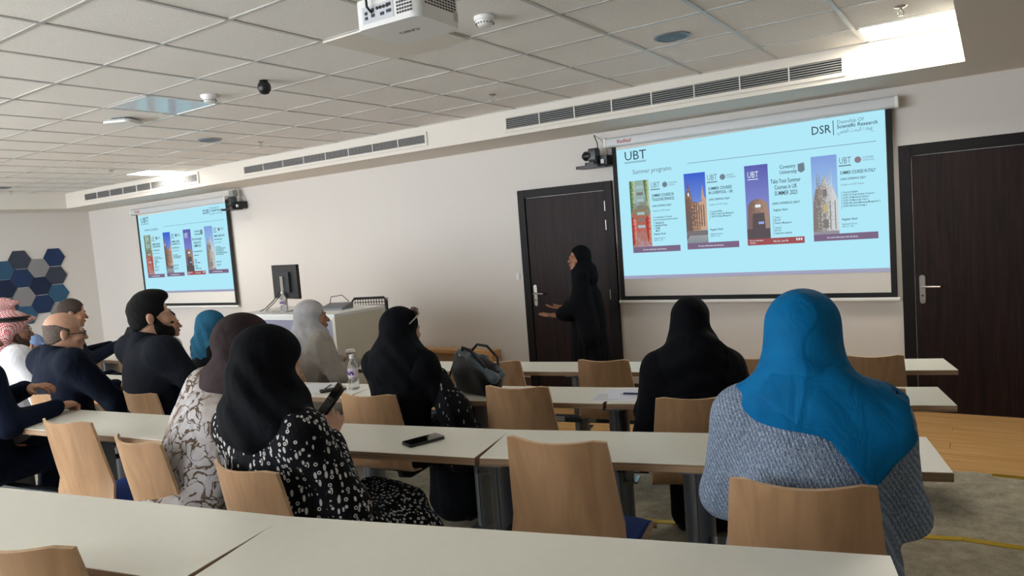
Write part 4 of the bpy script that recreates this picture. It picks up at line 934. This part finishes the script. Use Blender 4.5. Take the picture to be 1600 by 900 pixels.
def hair_sdf(J, R, top=0.0, ring=False, bald=False):
    hc = J.hc; P = lambda x, y, z: hc+R @ np.array((x, y, z)); S = SDF()
    g = .006 if not ring else .0025
    S.ell(P(0, -.014, .037), (.075+g, .096+g, .086+g), .01, R); S.ell(P(0, -.035, -.02), (.066+g, .070+g, .07), .02, R)
    if top: S.ell(P(0, .018, .098), (.066, .084, .036+top), .03, R)
    Rt = R.T
    def f(X, Y, Z, D):
        x, y, z = X-hc[0], Y-hc[1], Z-hc[2]; L = [Rt[i, 0]*x+Rt[i, 1]*y+Rt[i, 2]*z for i in range(3)]
        ear = .013-np.sqrt((np.abs(L[0])-.079)**2*.3+(L[1]+.008)**2*.45+(L[2]+.012)**2*.30)
        line = np.maximum((L[1]-.066)-np.clip((L[2]-.06)*1.2, 0, .06), (L[1]*.55-.012)-(L[2]+.005)*.9)       # hairline: face side cut
        nape = -.078-L[2]+.0*L[1]
        D = np.maximum(np.maximum(D, line), np.maximum(nape, ear))
        if ring: D = np.maximum(D, np.maximum(L[2]-.035+np.clip(L[1], -.05, .05)*.4, L[1]-.022))
        return D+.0012*np.sin(150*L[0]+40*L[1])*np.sin(120*L[2]+60*L[1])
    S.fun(f); return S
def beard_sdf(J, R, thick=.008):
    hc = J.hc; P = lambda x, y, z: hc+R @ np.array((x, y, z)); S = SDF()
    S.ell(P(0, .030, -.045), (.063+thick*.5, .066+thick, .084+thick), .01, R); S.ell(P(0, .045, -.085), (.047+thick, .045+thick, .036+thick), .02, R); S.ell(P(0, .08, -.105), (.022+thick, .018+thick, .018+thick), .015, R)
    for s in (-1, 1): S.cone(P(s*.070, .012, .0), P(s*.060, .03, -.06), .010, .014, .015)
    S.cone(P(-.022, .098, -.050), P(.022, .098, -.050), .0065, .0065, .004)
    Rt = R.T
    def f(X, Y, Z, D):
        x, y, z = X-hc[0], Y-hc[1], Z-hc[2]; L = [Rt[i, 0]*x+Rt[i, 1]*y+Rt[i, 2]*z for i in range(3)]
        cheek = L[2]-(-.040-.9*np.clip(L[1]-.03, -.2, .05)*.6+np.clip((.05-L[1])*.9, 0, .06)); cheek = np.where((np.abs(L[0]) < .03) & (L[1] > .08) & (L[2] > -.056), L[2]+.0435, cheek)
        mouth = .0145-np.sqrt((L[0]*.62)**2+(L[2]+.066)**2+(np.clip(.09-L[1], 0, 1))**2)
        D = np.maximum(np.maximum(D, cheek), np.maximum(mouth, .004-L[1]*.6-(L[2]+.11)*.4)); return D+.0012*np.sin(160*L[0])*np.sin(140*L[2]+80*L[1])
    S.fun(f); return S
# fabrics
def wrinkle(m, s1=11, dist=.02, st=.55):
    nt = m.node_tree; b = nt.nodes['Principled BSDF']; tc = nt.nodes.new('ShaderNodeTexCoord'); mp = nt.nodes.new('ShaderNodeMapping'); mp.inputs['Scale'].default_value = (1, 1.2, .55); mp.inputs['Rotation'].default_value = (.4, .5, .2)
    n = nt.nodes.new('ShaderNodeTexNoise'); n.inputs['Scale'].default_value = s1; n.inputs['Detail'].default_value = 3; n.inputs['Distortion'].default_value = 1.1
    bp = nt.nodes.new('ShaderNodeBump'); bp.inputs['Strength'].default_value = st; bp.inputs['Distance'].default_value = dist
    nt.links.new(tc.outputs['Object'], mp.inputs[0]); nt.links.new(mp.outputs[0], n.inputs['Vector']); nt.links.new(n.outputs['Fac'], bp.inputs['Height'])
    if b.inputs['Normal'].links: nt.links.new(b.inputs['Normal'].links[0].from_socket, bp.inputs['Normal'])
    nt.links.new(bp.outputs['Normal'], b.inputs['Normal']); return m
def cloth(name, c, rough=.85, sc=260, st=.25, spec=.12): return wrinkle(mat('cloth_'+name, c, rough, bump=(sc, st), noise=(14, .10), spec=spec))
def node_fabric(name, build, rough=.9):
    m = bpy.data.materials.new('cloth_'+name); m.use_nodes = True; nt = m.node_tree; b = nt.nodes['Principled BSDF']; b.inputs['Roughness'].default_value = rough; b.inputs['Specular IOR Level'].default_value = .2
    tc = nt.nodes.new('ShaderNodeTexCoord'); build(nt, b, tc.outputs['Object']); return wrinkle(m)
def N(nt, t, **kw):
    n = nt.nodes.new(t)
    for k_, v in kw.items():
        if k_ in n.inputs: n.inputs[k_].default_value = v
        else: setattr(n, k_, v)
    return n
def math_n(nt, op, a, b=None):
    n = nt.nodes.new('ShaderNodeMath'); n.operation = op
    for i, v in enumerate((a, b)):
        if v is None: continue
        if isinstance(v, (int, float)): n.inputs[i].default_value = v
        else: nt.links.new(v, n.inputs[i])
    return n.outputs[0]
def ramp(nt, fac, stops, interp='LINEAR'):
    r = nt.nodes.new('ShaderNodeValToRGB'); r.color_ramp.interpolation = interp; els = r.color_ramp.elements
    while len(els) < len(stops): els.new(.5)
    for e_, (p, c) in zip(els, stops): e_.position = p; e_.color = (*c, 1)
    nt.links.new(fac, r.inputs['Fac']); return r.outputs['Color']
def floral(nt, b, co):
    mp = N(nt, 'ShaderNodeMapping'); mp.inputs['Scale'].default_value = (1, 1, 1); nt.links.new(co, mp.inputs['Vector'])
    v = N(nt, 'ShaderNodeTexVoronoi', Scale=40.0, Randomness=.6); nt.links.new(mp.outputs[0], v.inputs['Vector'])
    ring = math_n(nt, 'LESS_THAN', math_n(nt, 'ABSOLUTE', math_n(nt, 'SUBTRACT', v.outputs['Distance'], .19)), .065)
    dot = math_n(nt, 'LESS_THAN', v.outputs['Distance'], .05)
    mp2 = N(nt, 'ShaderNodeMapping'); mp2.inputs['Scale'].default_value = (1.0, 1.0, .42); mp2.inputs['Rotation'].default_value = (.5, .6, .7); nt.links.new(co, mp2.inputs['Vector'])
    v2 = N(nt, 'ShaderNodeTexVoronoi', Scale=62.0, Randomness=.8); nt.links.new(mp2.outputs[0], v2.inputs['Vector'])
    leaf = math_n(nt, 'MULTIPLY', math_n(nt, 'LESS_THAN', v2.outputs['Distance'], .30), math_n(nt, 'GREATER_THAN', v.outputs['Distance'], .36))
    f = math_n(nt, 'MAXIMUM', math_n(nt, 'MAXIMUM', ring, dot), leaf)
    nt.links.new(ramp(nt, f, [(0, rgb(12, 13, 18)), (1, rgb(196, 194, 190))]), b.inputs['Base Color'])
def marble(nt, b, co):
    n = N(nt, 'ShaderNodeTexNoise', Scale=4.5, Detail=8.0, Distortion=.6); nt.links.new(co, n.inputs['Vector'])
    vein = math_n(nt, 'ABSOLUTE', math_n(nt, 'SUBTRACT', n.outputs['Fac'], .5))
    v = N(nt, 'ShaderNodeTexVoronoi', Scale=17.0, feature='DISTANCE_TO_EDGE'); 
    nd = N(nt, 'ShaderNodeTexNoise', Scale=12.0, Detail=4.0); nt.links.new(co, nd.inputs['Vector'])
    ad = nt.nodes.new('ShaderNodeVectorMath'); ad.operation = 'MULTIPLY_ADD'; ad.inputs[1].default_value = (.12, .12, .12); nt.links.new(nd.outputs['Color'], ad.inputs[0]); nt.links.new(co, ad.inputs[2]); nt.links.new(ad.outputs[0], v.inputs['Vector'])
    n3 = N(nt, 'ShaderNodeTexNoise', Scale=4.5, Detail=2.0); nt.links.new(co, n3.inputs['Vector'])
    nq = N(nt, 'ShaderNodeTexNoise', Scale=15.0, Detail=5.0, Distortion=1.0); nt.links.new(co, nq.inputs['Vector'])
    crack = math_n(nt, 'MULTIPLY', math_n(nt, 'LESS_THAN', math_n(nt, 'ABSOLUTE', math_n(nt, 'SUBTRACT', nq.outputs['Fac'], .5)), .028), math_n(nt, 'GREATER_THAN', n3.outputs['Fac'], .38))
    base = ramp(nt, n.outputs['Fac'], [(.30, rgb(110, 92, 78)), (.42, rgb(164, 156, 150)), (.54, rgb(184, 180, 182)), (.64, rgb(130, 126, 120))])
    mx = nt.nodes.new('ShaderNodeMix'); mx.data_type = 'RGBA'; nt.links.new(crack, mx.inputs[0]); nt.links.new(base, mx.inputs[6]); mx.inputs[7].default_value = (*rgb(88, 72, 58), 1)
    nt.links.new(mx.outputs[2], b.inputs['Base Color'])
def shemagh(nt, b, co):
    mp = N(nt, 'ShaderNodeMapping'); mp.inputs['Rotation'].default_value = (.5, .4, .78); nt.links.new(co, mp.inputs['Vector'])
    c = N(nt, 'ShaderNodeTexChecker', Scale=110.0); nt.links.new(mp.outputs[0], c.inputs['Vector']); c.inputs[1].default_value = (*rgb(196, 60, 72), 1); c.inputs[2].default_value = (*rgb(234, 222, 220), 1)
    nt.links.new(c.outputs['Color'], b.inputs['Base Color'])
def tweed(nt, b, co):
    mp = N(nt, 'ShaderNodeMapping'); mp.inputs['Rotation'].default_value = (0, .75, 0); mp.inputs['Scale'].default_value = (1, 1, .45); nt.links.new(co, mp.inputs['Vector'])
    v = N(nt, 'ShaderNodeTexVoronoi', Scale=300.0); nt.links.new(mp.outputs[0], v.inputs['Vector'])
    wv = N(nt, 'ShaderNodeTexWave', Scale=38.0, Distortion=3.0); wv.inputs['Detail Scale'].default_value = 6; nt.links.new(mp.outputs[0], wv.inputs['Vector'])
    n = N(nt, 'ShaderNodeTexNoise', Scale=300.0, Detail=3.0); nt.links.new(co, n.inputs['Vector'])
    f = math_n(nt, 'ADD', math_n(nt, 'MULTIPLY', v.outputs['Distance'], .5), math_n(nt, 'ADD', math_n(nt, 'MULTIPLY', wv.outputs['Fac'], .25), math_n(nt, 'MULTIPLY', n.outputs['Fac'], .4)))
    nt.links.new(ramp(nt, f, [(.30, rgb(84, 97, 116)), (.55, rgb(118, 132, 152)), (.85, rgb(166, 178, 196))]), b.inputs['Base Color'])
    bp_ = N(nt, 'ShaderNodeBump', Strength=.7, Distance=.006); nt.links.new(f, bp_.inputs['Height']); nt.links.new(bp_.outputs['Normal'], b.inputs['Normal'])
def dashes(nt, b, co):
    mp = N(nt, 'ShaderNodeMapping'); mp.inputs['Rotation'].default_value = (.3, .5, .2); mp.inputs['Scale'].default_value = (1, 1, .3); nt.links.new(co, mp.inputs['Vector'])
    v = N(nt, 'ShaderNodeTexVoronoi', Scale=52.0, Randomness=.7); nt.links.new(mp.outputs[0], v.inputs['Vector'])
    nt.links.new(ramp(nt, math_n(nt, 'LESS_THAN', v.outputs['Distance'], .2), [(0, rgb(14, 15, 19)), (1, rgb(150, 152, 150))]), b.inputs['Base Color'])
C_BLACK = cloth('black', rgb(9, 11, 16)); C_BLACK2 = cloth('black_crepe', rgb(11, 12, 18), sc=90, st=.4); C_NAVY = cloth('navy_suit', rgb(20, 27, 42)); C_CHAR = cloth('charcoal_suit', rgb(24, 28, 36)); C_DARKN = cloth('dark_navy', rgb(14, 23, 42))
C_BROWN = cloth('brown_scarf', rgb(52, 42, 44)); C_BLUE = cloth('bright_blue_scarf', rgb(0, 98, 150), .7, 500, .1); C_TEAL = cloth('teal_scarf', rgb(42, 96, 124)); C_GREY = cloth('grey_scarf', rgb(176, 174, 176)); C_TAUPE = cloth('taupe_coat', rgb(158, 150, 142))
C_WHITE = cloth('white_thobe', rgb(222, 222, 226), .7); C_SHIRT = mat('shirt_white', rgb(228, 230, 236), .7); C_FLORAL = node_fabric('floral_print', floral); C_MARBLE = node_fabric('marbled_print', marble); C_SHEM = node_fabric('red_check', shemagh); C_TWEED = node_fabric('tweed', tweed, .95); C_DASH = node_fabric('dashed_black', dashes)
HAIR_B = mat('hair_black', rgb(9, 8, 9), .6, bump=(300, .6), spec=.15); HAIR_G = mat('hair_grey', rgb(70, 60, 55), .7, bump=(300, .6), spec=.15)
SK_L = skin('light', rgb(196, 150, 124)); SK_M = skin('medium', rgb(178, 128, 100)); SK_T = skin('tan', rgb(160, 112, 86))
# 1 speaker, standing
def standing():
    J = Joints(); J.hip = np.array((0, 0, .88)); J.chest = np.array((0, .0, 1.14)); J.nb = np.array((0, .0, 1.365)); J.hc = np.array((0, .045, 1.497)); J.sh = [np.array((s*.165, 0, 1.315)) for s in (1, -1)]
    J.arm = [((.21, .06, 1.06), (.12, .30, 1.00), (-.35, 1, .1), (0, 0, -1)), ((-.21, .04, 1.03), (-.15, .30, .955), (.10, 1, .06), (.15, 0, -1))]; J.stand = True; return J
J = standing(); R = rot(38, 4)
S = garment_sdf(J, .95, 1.0, sleeve=1.25); S.cone((0, 0, 1.05), (0, -.01, .10), .155, .215, .08); S.cone((.08, .02, .7), (.09, .02, .08), .12, .15, .05); S.cone((-.08, .0, .7), (-.09, -.02, .08), .12, .15, .05)
for s_ in (1, -1): S.cone((s_*.20, .05, 1.07), (s_*.16, .17, .97), .08, .085, .04)
S.cone((-.18, 0, 1.2), (-.2, -.06, .75), .08, .10, .05)
S.fun(lambda X, Y, Z, D: np.maximum(D+.008*np.sin(34*np.arctan2(X, Y+.02)*.55+3*Z)*np.clip((1.0-Z)/.5, 0, 1), .012-Z)); S.fun(folds(.003, (.3, .3, 1), 30))
spk, SM_, s_k = person('woman in black abaya and black headscarf standing and gesturing before the dark door', (-3.215, 5.96, 1.525), 0, 104, J, R, SK_T, garments=[('abaya', S, .011, C_BLACK), ('headscarf', hijab_sdf(J, R, .95, .92, .0025, 2, long=-.01), .007, C_BLACK2)], full=1.62, curl=(.25, .14), head_h=.0045, thumb=(.6, .9))
for s_ in (1, -1):
    sh_ = SDF().chain([(s_*.08, -.02, .035), (s_*.085, .1, .03), (s_*.09, .17, .025)], [.04, .036, .03], .02).fun(lambda X, Y, Z, D: np.maximum(D, .002-Z)); sdf_object('shoe', [(v*s_k, q) for v, q in [sh_.mesh(.01)]], M_SHOE, spk)
wr_ = np.array((-.15, .30, .955))*s_k
MB().tube([tuple(wr_+np.array((.027*math.cos(t), -.035, .027*math.sin(t)))) for t in [2*math.pi*i/14 for i in range(15)]], .004, 6).build('bracelet', mat('gold_metal', rgb(200, 150, 80), .25, 1), spk)
# 2 blue headscarf, tweed jacket
J = seated(.05, .0, .165, hy=.02, shz=.945, armR=((.215, .12, .69), (.14, .40, .70), (-.4, .9, 0), (0, 0, 1)), armL=((-.235, .10, .70), (-.14, .40, .70), (.4, .9, 0), (0, 0, 1))); R = rot(-6, -4)
S = garment_sdf(J, 1.12, 1.15, sleeve=1.3); S.ell((0, -.02, .60), (.205, .175, .17), .06); S.fun(folds(.004, (.2, .3, 1), 26, 1.5, 1)); 
H = hijab_sdf(J, R, 1.06, 1.12, .003, 1, long=.03)
def poly2(x, z, pts):
    d = None
    for (x0, z0), (x1, z1) in zip(pts, pts[1:]+pts[:1]):
        L = math.hypot(x1-x0, z1-z0); q = (x-x0)*(-(z1-z0)/L)*-1+(z-z0)*((x1-x0)/L)*-1; d = q if d is None else np.maximum(d, q)
    return d
TAIL = garment_sdf(J, 1.12, 1.15, sleeve=1.25)
TAIL.ell(J.nb+(0, -.055, -.07), (.15, .085, .15), .05)
def tail(X, Y, Z, D):
    sh = np.abs(D-.011)-.0085                      # thin cloth layer lying on the back
    x, z = X-J.hc[0], Z-J.hc[2]
    tri = np.minimum(poly2(x, z, [(-.107, -.13), (.057, -.225), (.25, -.21), (.235, -.15), (.12, -.05), (-.06, -.05)]), poly2(x, z, [(.04, -.19), (.156, -.355), (.258, -.24), (.24, -.15)]))
    return np.maximum(np.maximum(sh, tri), Y-.10)
TAIL.fun(tail); TAIL.fun(lambda X, Y, Z, D: D+.0012*np.sin(60*X+45*Z))
person('woman in bright blue headscarf and blue-grey tweed jacket seated with her back to the camera', (-.425, 2.02, 1.492), .2, 6, J, R, SK_L, garments=[('tweed_jacket', S, .010, C_TWEED), ('headscarf', H, .0075, C_BLUE), ('scarf_end', TAIL, .0075, C_BLUE)], face=False, head_h=.008)
# 3 right-hand black abaya
J = seated(.0, 0, .158, shz=.962, armR=((.235, .10, .72), (.10, .34, .70), (-.5, .9, 0), (0, 0, 1)), armL=((-.24, .12, .72), (-.10, .36, .70), (.5, .9, 0), (0, 0, 1))); R = rot(-14, 0)
S = garment_sdf(J, 1.12, 1.05, True, 1.15); S.fun(folds(.006, (1, .4, .12), 42, 1.2)); S.cone((-.17, -.02, .92), (-.23, .0, .62), .06, .08, .06)
person('woman in plain black abaya and headscarf seated with her back turned, right of centre', (-1.150, 3.16, 1.349), .1, 18, J, R, SK_M, garments=[('abaya', S, .011, C_BLACK2), ('headscarf', hijab_sdf(J, R, .98, 1.15, .004, 3, long=.06), .009, C_BLACK)], face=False, head_h=.009)
# 4 centre black abaya with dashed sleeves
J = seated(.02, 0, .165, armR=((.29, .10, .70), (.20, .33, .70), (-.3, .9, 0), (0, 0, 1)), armL=((-.24, .14, .72), (-.10, .36, .70), (.5, .9, 0), (0, 0, 1))); R = rot(-16, -3)
S = garment_sdf(J, 1.05, 1.0, True, 1.15); S.fun(folds(.004, (.4, .2, 1), 30))
SL = SDF().chain([(.20, .06, .90), (.29, .08, .74), (.30, .12, .60), (.22, .18, .46)], [.07, .085, .10, .09], .05).chain([(-.22, .10, .84), (-.25, .16, .68)], [.066, .075], .04); SL.fun(folds(.006, (1, .5, .3), 50))
pr6, SM6, _s = person('woman in black headscarf with sunglasses pushed up and dash-patterned sleeves, middle', (-2.577, 2.78, 1.359), .1, 2, J, R, SK_M, garments=[('abaya', S, .011, C_BLACK), ('patterned_sleeves', SL, .012, C_DASH), ('headscarf', hijab_sdf(J, R, .98, 1.2, .004, 5, long=.04), .009, C_BLACK)], face=False, head_h=.009)
SG = MB().rbox(-.028, .028, -.004, .004, -.022, .022, .018, 5, axis="y", M=SM6 @ TR(.062, .062, .095) @ Matrix.Rotation(-.5, 4, "Z")).build("sunglass_lens", mat("brown_lens", rgb(92, 66, 54), .15), pr6, smooth=True)
MB().tube([(.088, .06, .09), (.094, .02, .062), (.092, -.01, .04)], .004, 6, M=SM6).build("sunglass_arm", M_STEEL, pr6)
MB().rbox(-.028, .028, -.004, .004, -.022, .022, .018, 5, axis="y", M=SM6 @ TR(.0, .085, .098)).build("sunglass_lens", mat("brown_lens", rgb(92, 66, 54), .15), pr6, smooth=True)
# 5 floral dress, black headscarf, holding a phone
J = seated(-.03, .0, .17, hy=.03, shz=.945, armR=((.27, .06, .70), (.02, .19, .86), (-.35, .6, .6), (.6, -.2, .4)), armL=((-.25, .08, .72), (-.12, .27, .66), (.4, .8, -.2), (0, 0, 1)), knee=.46); R = rot(-10, -14)
S = garment_sdf(J, 1.22, 1.08, True, 1.22); S.ell((.02, .02, .66), (.22, .15, .2), .06); S.cone((.1, .15, .5), (.24, .36, .30), .15, .13, .08); S.cone((.2, .4, .45), (.26, .38, .08), .11, .13, .06); S.fun(folds(.006, (.5, .3, 1), 24, 1.6, 2))
pr5, SM5, s5 = person('woman in black headscarf and black dress with white floral print looking at her phone', (-1.965, 1.485, 1.462), .2, -4, J, R, SK_L, garments=[('floral_dress', S, .011, C_FLORAL), ('headscarf', hijab_sdf(J, R, 1.05, 1.22, .005, 7, long=-.02), .009, C_BLACK)], face=False, head_h=.009, curl=(.55, .4))
# 6 brown headscarf, marbled robe
J = seated(.24, .11, .17, armR=((.28, .10, .74), (.25, .34, .70), (-.3, .9, 0), (0, 0, 1)), armL=((-.17, .10, .72), (.0, .36, .72), (.5, .9, 0), (0, 0, 1))); R = rot(-24, -8)
S = garment_sdf(J, 1.28, 1.1, True, 1.35); S.fun(folds(.005, (.6, .2, .8), 22, 1.4, 4))
person('woman in dark brown headscarf and white marbled robe beside the floral dress', (-2.48, 1.77, 1.462), .2, 8, J, R, SK_L, garments=[('marbled_robe', S, .011, C_MARBLE), ('headscarf', hijab_sdf(J, R, 1.04, 1.25, .007, 9, long=.02), .009, C_BROWN)], face=False, head_h=.009)
# 7 grey headscarf
J = seated(.07, 0, .165, armR=((.25, .14, .76), (.10, .36, .80), (-.6, .8, 0), (0, 0, 1)), armL=((-.24, .12, .74), (-.08, .36, .80), (.6, .8, 0), (0, 0, 1))); R = rot(-30, 2)
S = garment_sdf(J, 1.08, 1.05, True, 1.25); S.fun(folds(.004, (1, .3, .35), 30, 1.3))
person('woman in pale grey headscarf and taupe coat in profile before the lectern', (-4.16, 3.55, 1.318), 0, -14, J, R, SK_T, garments=[('taupe_coat', S, .012, C_TAUPE), ('headscarf', hijab_sdf(J, R, .98, 1.1, .004, 4, long=.03), .008, C_GREY)], head_h=.005)
# 8 teal headscarf
J = seated(.06, 0, .16); R = rot(-35, -6)
S = garment_sdf(J, 1.0, 1.0, True, 1.2)
person('person in teal blue headscarf seated in the front row', (-5.13, 3.38, 1.265), 0, -10, J, R, SK_L, garments=[('dark_robe', S, .014, C_BLACK), ('headscarf', hijab_sdf(J, R, 1.02, 1.15, .005, 6, long=.02), .009, C_TEAL)], head_h=.007)
def collar(J, SMx, par, m=C_SHIRT, s=1.0):
    S = SDF(); S.cone(J.nb+(0, -.012, -.03), J.nb+(0, -.002, .045), .076, .068, .01)
    S.fun(lambda X, Y, Z, D: np.maximum(D, np.maximum(J.nb[2]-.05-Z, Z-(J.nb[2]+.046)-.3*(J.nb[1]-Y)))); sdf_object('shirt_collar', [(v*s, q) for v, q in [S.mesh(.006)]], m, par)
# 9 bearded man
J = seated(-.03, 0, .205, hy=.04, armR=((.30, .12, .73), (.16, .36, .70), (-.4, .9, 0), (0, 0, 1)), armL=((-.30, .12, .73), (-.14, .36, .70), (.4, .9, 0), (0, 0, 1))); R = rot(-16, 3)
S = garment_sdf(J, 1.22, 1.15, sleeve=1.2); S.fun(folds(.004, (.3, .4, 1), 24, 1.4, 1))
p9, SM9, s9 = person('young man with black hair and full beard in charcoal jacket, in profile', (-4.13, 2.33, 1.507), .1, -8, J, R, SK_L, True, [('jacket', S, .011, C_CHAR), ('hair', hair_sdf(J, R, .012), .005, HAIR_B), ('beard', beard_sdf(J, R), .0045, HAIR_B)], head_h=.0042)
collar(J, SM9, p9, C_CHAR, s9)
# 10 bald man with glasses
J = seated(-.02, 0, .205, hy=.06, hz=1.15, armR=((.31, .14, .73), (.20, .38, .745), (-.5, .8, 0), (0, 0, 1)), armL=((-.30, .14, .73), (-.14, .38, .745), (.4, .9, 0), (0, 0, 1))); R = rot(-16, -4)
S = garment_sdf(J, 1.25, 1.2, sleeve=1.22); S.fun(folds(.0045, (.2, .4, 1), 24, 1.4, 3))
p10, SM10, s10 = person('bald man with dark-framed glasses in navy jacket, in profile', (-4.80, 2.15, 1.432), .1, -2, J, R, SK_L, True, [('jacket', S, .011, C_NAVY), ('hair', hair_sdf(J, R, 0, ring=True), .0045, mat('hair_ash', rgb(104, 92, 86), .8, bump=(300, .6), noise=(60, .3), spec=.1))], head_h=.0042)
def glasses(SMx, par, m):
    g = MB()
    for q in (-1, 1):
        g.tube([(q*.031+.022*math.cos(t), .104, -.005+.016*math.sin(t)) for t in [2*math.pi*i/16 for i in range(17)]], .0022, 6, M=SMx); g.tube([(q*.053, .103, .0), (q*.072, .09, .0), (q*.080, .04, -.002), (q*.081, -.012, -.004)], .0024, 6, M=SMx)
    g.tube([(-.010, .106, -.002), (0, .109, .001), (.010, .106, -.002)], .002, 6, M=SMx); g.build('glasses', m, par, smooth=True)
collar(J, SM10, p10, C_NAVY, s10)
glasses(SM10, p10, mat('glasses_black', rgb(20, 22, 28), .3))
# 11 shemagh man
def shemagh_sdf(J, R):
    hc = J.hc; P = lambda x, y, z: hc+R @ np.array((x, y, z)); S = SDF()
    S.ell(P(0, -.012, .040), (.088, .110, .092), .03, R); S.ell(P(0, .085, .072), (.062, .05, .020), .03, R); S.cone(P(.07, -.03, .02), P(.085, -.055, -.16), .035, .035, .05); S.cone(P(-.07, -.03, .02), P(-.085, -.055, -.16), .035, .035, .05)
    S.cone(P(0, -.06, .0), P(0, -.10, -.2), .08, .085, .06); S.cone(P(.09, -.07, -.1), P(.12, -.10, -.25), .05, .06, .05); S.cone(P(-.09, -.07, -.1), P(-.12, -.10, -.25), .05, .06, .05)
    S.ell(P(0, .115, -.05), (.085, .105, .095), .015, R, True); S.fun(folds(.004, (.5, .5, 1), 40, 1.2)); return S
def agal(SMx, par):
    for z in (.062, .078): MB().tube([(.097*math.cos(t), -.014+.118*math.sin(t), z+.010*math.sin(t)) for t in [2*math.pi*i/24 for i in range(25)]], .0085, 8, M=SMx).build('agal_cord', M_BLACK, par, smooth=True)
J = seated(.06, 0, .195, armR=((.30, .13, .73), (.14, .36, .745), (-.4, .9, 0), (0, 0, 1)), armL=((-.29, .13, .73), (-.14, .36, .745), (.4, .9, 0), (0, 0, 1))); R = rot(-14, -6)
S = garment_sdf(J, 1.15, 1.15, True, 1.25); S.fun(folds(.005, (.3, .4, 1), 26, 1.5, 2))
p11, SM11, s11 = person('man in red-checked headcloth with black cord and white robe, in profile at left', (-5.53, 2.15, 1.43), .1, -6, J, R, SK_T, True, [('white_robe', S, .011, C_WHITE), ('headcloth', shemagh_sdf(J, R), .006, C_SHEM), ('stubble', beard_sdf(J, R, .002), .0045, mat('stubble', rgb(84, 64, 54), .8))], head_h=.0045)
agal(SM11, p11); collar(J, SM11, p11, C_WHITE, s11); glasses(SM11, p11, mat('glasses_clear', rgb(190, 190, 194), .2, .5))
# 12 man at the back with phone
J = seated(.12, 0, .195, hy=.06, armR=((.30, .18, .76), (.20, .48, .86), (-.2, .9, .35), (.3, -.3, .8)), armL=((-.28, .16, .76), (.02, .46, .84), (.6, .7, .3), (0, 0, 1))); R = rot(-10, -8)
S = garment_sdf(J, 1.15, 1.1, sleeve=1.15)
p12, SM12, s12 = person('man with short grey hair in navy suit in the front row, holding a phone up', (-7.17, 3.3, 1.39), 0, -14, J, R, SK_M, True, [('jacket', S, .014, C_NAVY), ('hair', hair_sdf(J, R, .0), .006, HAIR_G)], head_h=.006, curl=(.7, .5))
MB().lathe([(.034, -.02), (.034, .02)], 14, M=Matrix.Scale(s12, 4) @ TR(.205, .45, .853) @ Matrix.Rotation(-1.2, 4, 'X')).build('shirt_cuff', C_SHIRT, p12)
collar(J, SM12, p12, C_SHIRT, s12)
# 13 person hidden behind the bearded man
J = seated(.08, 0, .19); R = rot(-20, 0); S = garment_sdf(J, 1.05, 1.05, sleeve=1.15)
person('man in pale shirt almost hidden behind the bearded man', (-5.92, 3.47, 1.262), 0, -12, J, R, SK_T, True, [('pale_shirt', S, .014, cloth('pale_shirt', rgb(196, 196, 190))), ('hair', hair_sdf(J, R), .007, HAIR_B)], head_h=.006)
# 14 navy suit at the left edge, arm on the desk, other hand raised
J = seated(.06, .0, .20, hy=.05, armR=((.27, .10, .76), (.19, .36, .775), (-.25, .95, 0), (.1, 0, 1)), armL=((-.22, .20, .78), (-.05, .34, .865), (.85, .5, .1), (-.2, -.2, 1)), kx=.13); R = rot(-10, -4)
S = garment_sdf(J, 1.25, 1.2, sleeve=1.2); S.ell((-.02, .02, .66), (.23, .18, .2), .06); S.fun(folds(.004, (.5, .6, 1), 30, 1.4, 5))
p14, SM14, s14 = person('man in dark navy suit cut off by the left edge, fist on the desk', (-4.22, 1.47, 1.50), .2, 2, J, R, SK_M, True, [('jacket', S, .011, C_DARKN), ('hair', hair_sdf(J, R), .007, HAIR_B)], head_h=.007, curl=(.95, .5))
wr_ = np.array((-.05, .34, .865))
MB().tube([tuple((wr_+np.array((-.035, -.01, 0))+np.array((.004*math.cos(t), .029*math.cos(t), .029*math.sin(t))))*s14) for t in [2*math.pi*i/14 for i in range(15)]], .006, 6).build('wrist_watch', M_STEEL, p14)
# 15 another headcloth at the very edge, 16 person with pale blue cap
J = seated(.06, 0, .19); R = rot(-14, 0); S = garment_sdf(J, 1.1, 1.1, True, 1.2)
p15, SM15, s15 = person('person in white-red headcloth just entering at the left edge', (-8.36, 3.20, 1.424), 0, -8, J, R, SK_T, True, [('white_robe', S, .016, C_WHITE), ('headcloth', shemagh_sdf(J, R), .009, C_SHEM)], head_h=.007)
J = seated(.20, 0, .17, hy=.10, hz=1.10); R = rot(-14, -22); S = garment_sdf(J, 1.0, 1.0, sleeve=1.1)
CP = SDF(); CP.ell(J.hc+R @ np.array((0, -.012, .045)), (.083, .104, .086), .02, R).ell(J.hc+R @ np.array((0, .10, .045)), (.06, .06, .012), .02, R); 
person('person in pale blue cap bending forward beyond the red-checked headcloth', (-7.80, 3.20, 1.062), 0, -14, J, R, SK_M, True, [('grey_blue_shirt', S, .014, cloth('grey_blue', rgb(134, 144, 164))), ('cap', CP, .007, cloth('pale_blue_cap', rgb(128, 150, 190)))], head_h=.007, full=1.223)
# phone in the floral woman's hand
ph = phone((0, 0, 0), 0, 'black smartphone held up by the woman in the floral dress')
a5 = math.radians(-4); hand5 = Vector((-.035, .255, .965))*s5; c5 = pr5.location+Matrix.Rotation(a5, 3, 'Z') @ hand5
ph.location = c5; ph.rotation_euler = (math.radians(52), math.radians(12), math.radians(-32))
ph2 = phone((0, 0, 0), 0, 'small phone held by the grey-haired man in the front row'); ph2.location = p12.location+Matrix.Rotation(math.radians(-14), 3, 'Z') @ (Vector((.15, .56, .93))*s12); ph2.rotation_euler = (math.radians(50), 0, .4)
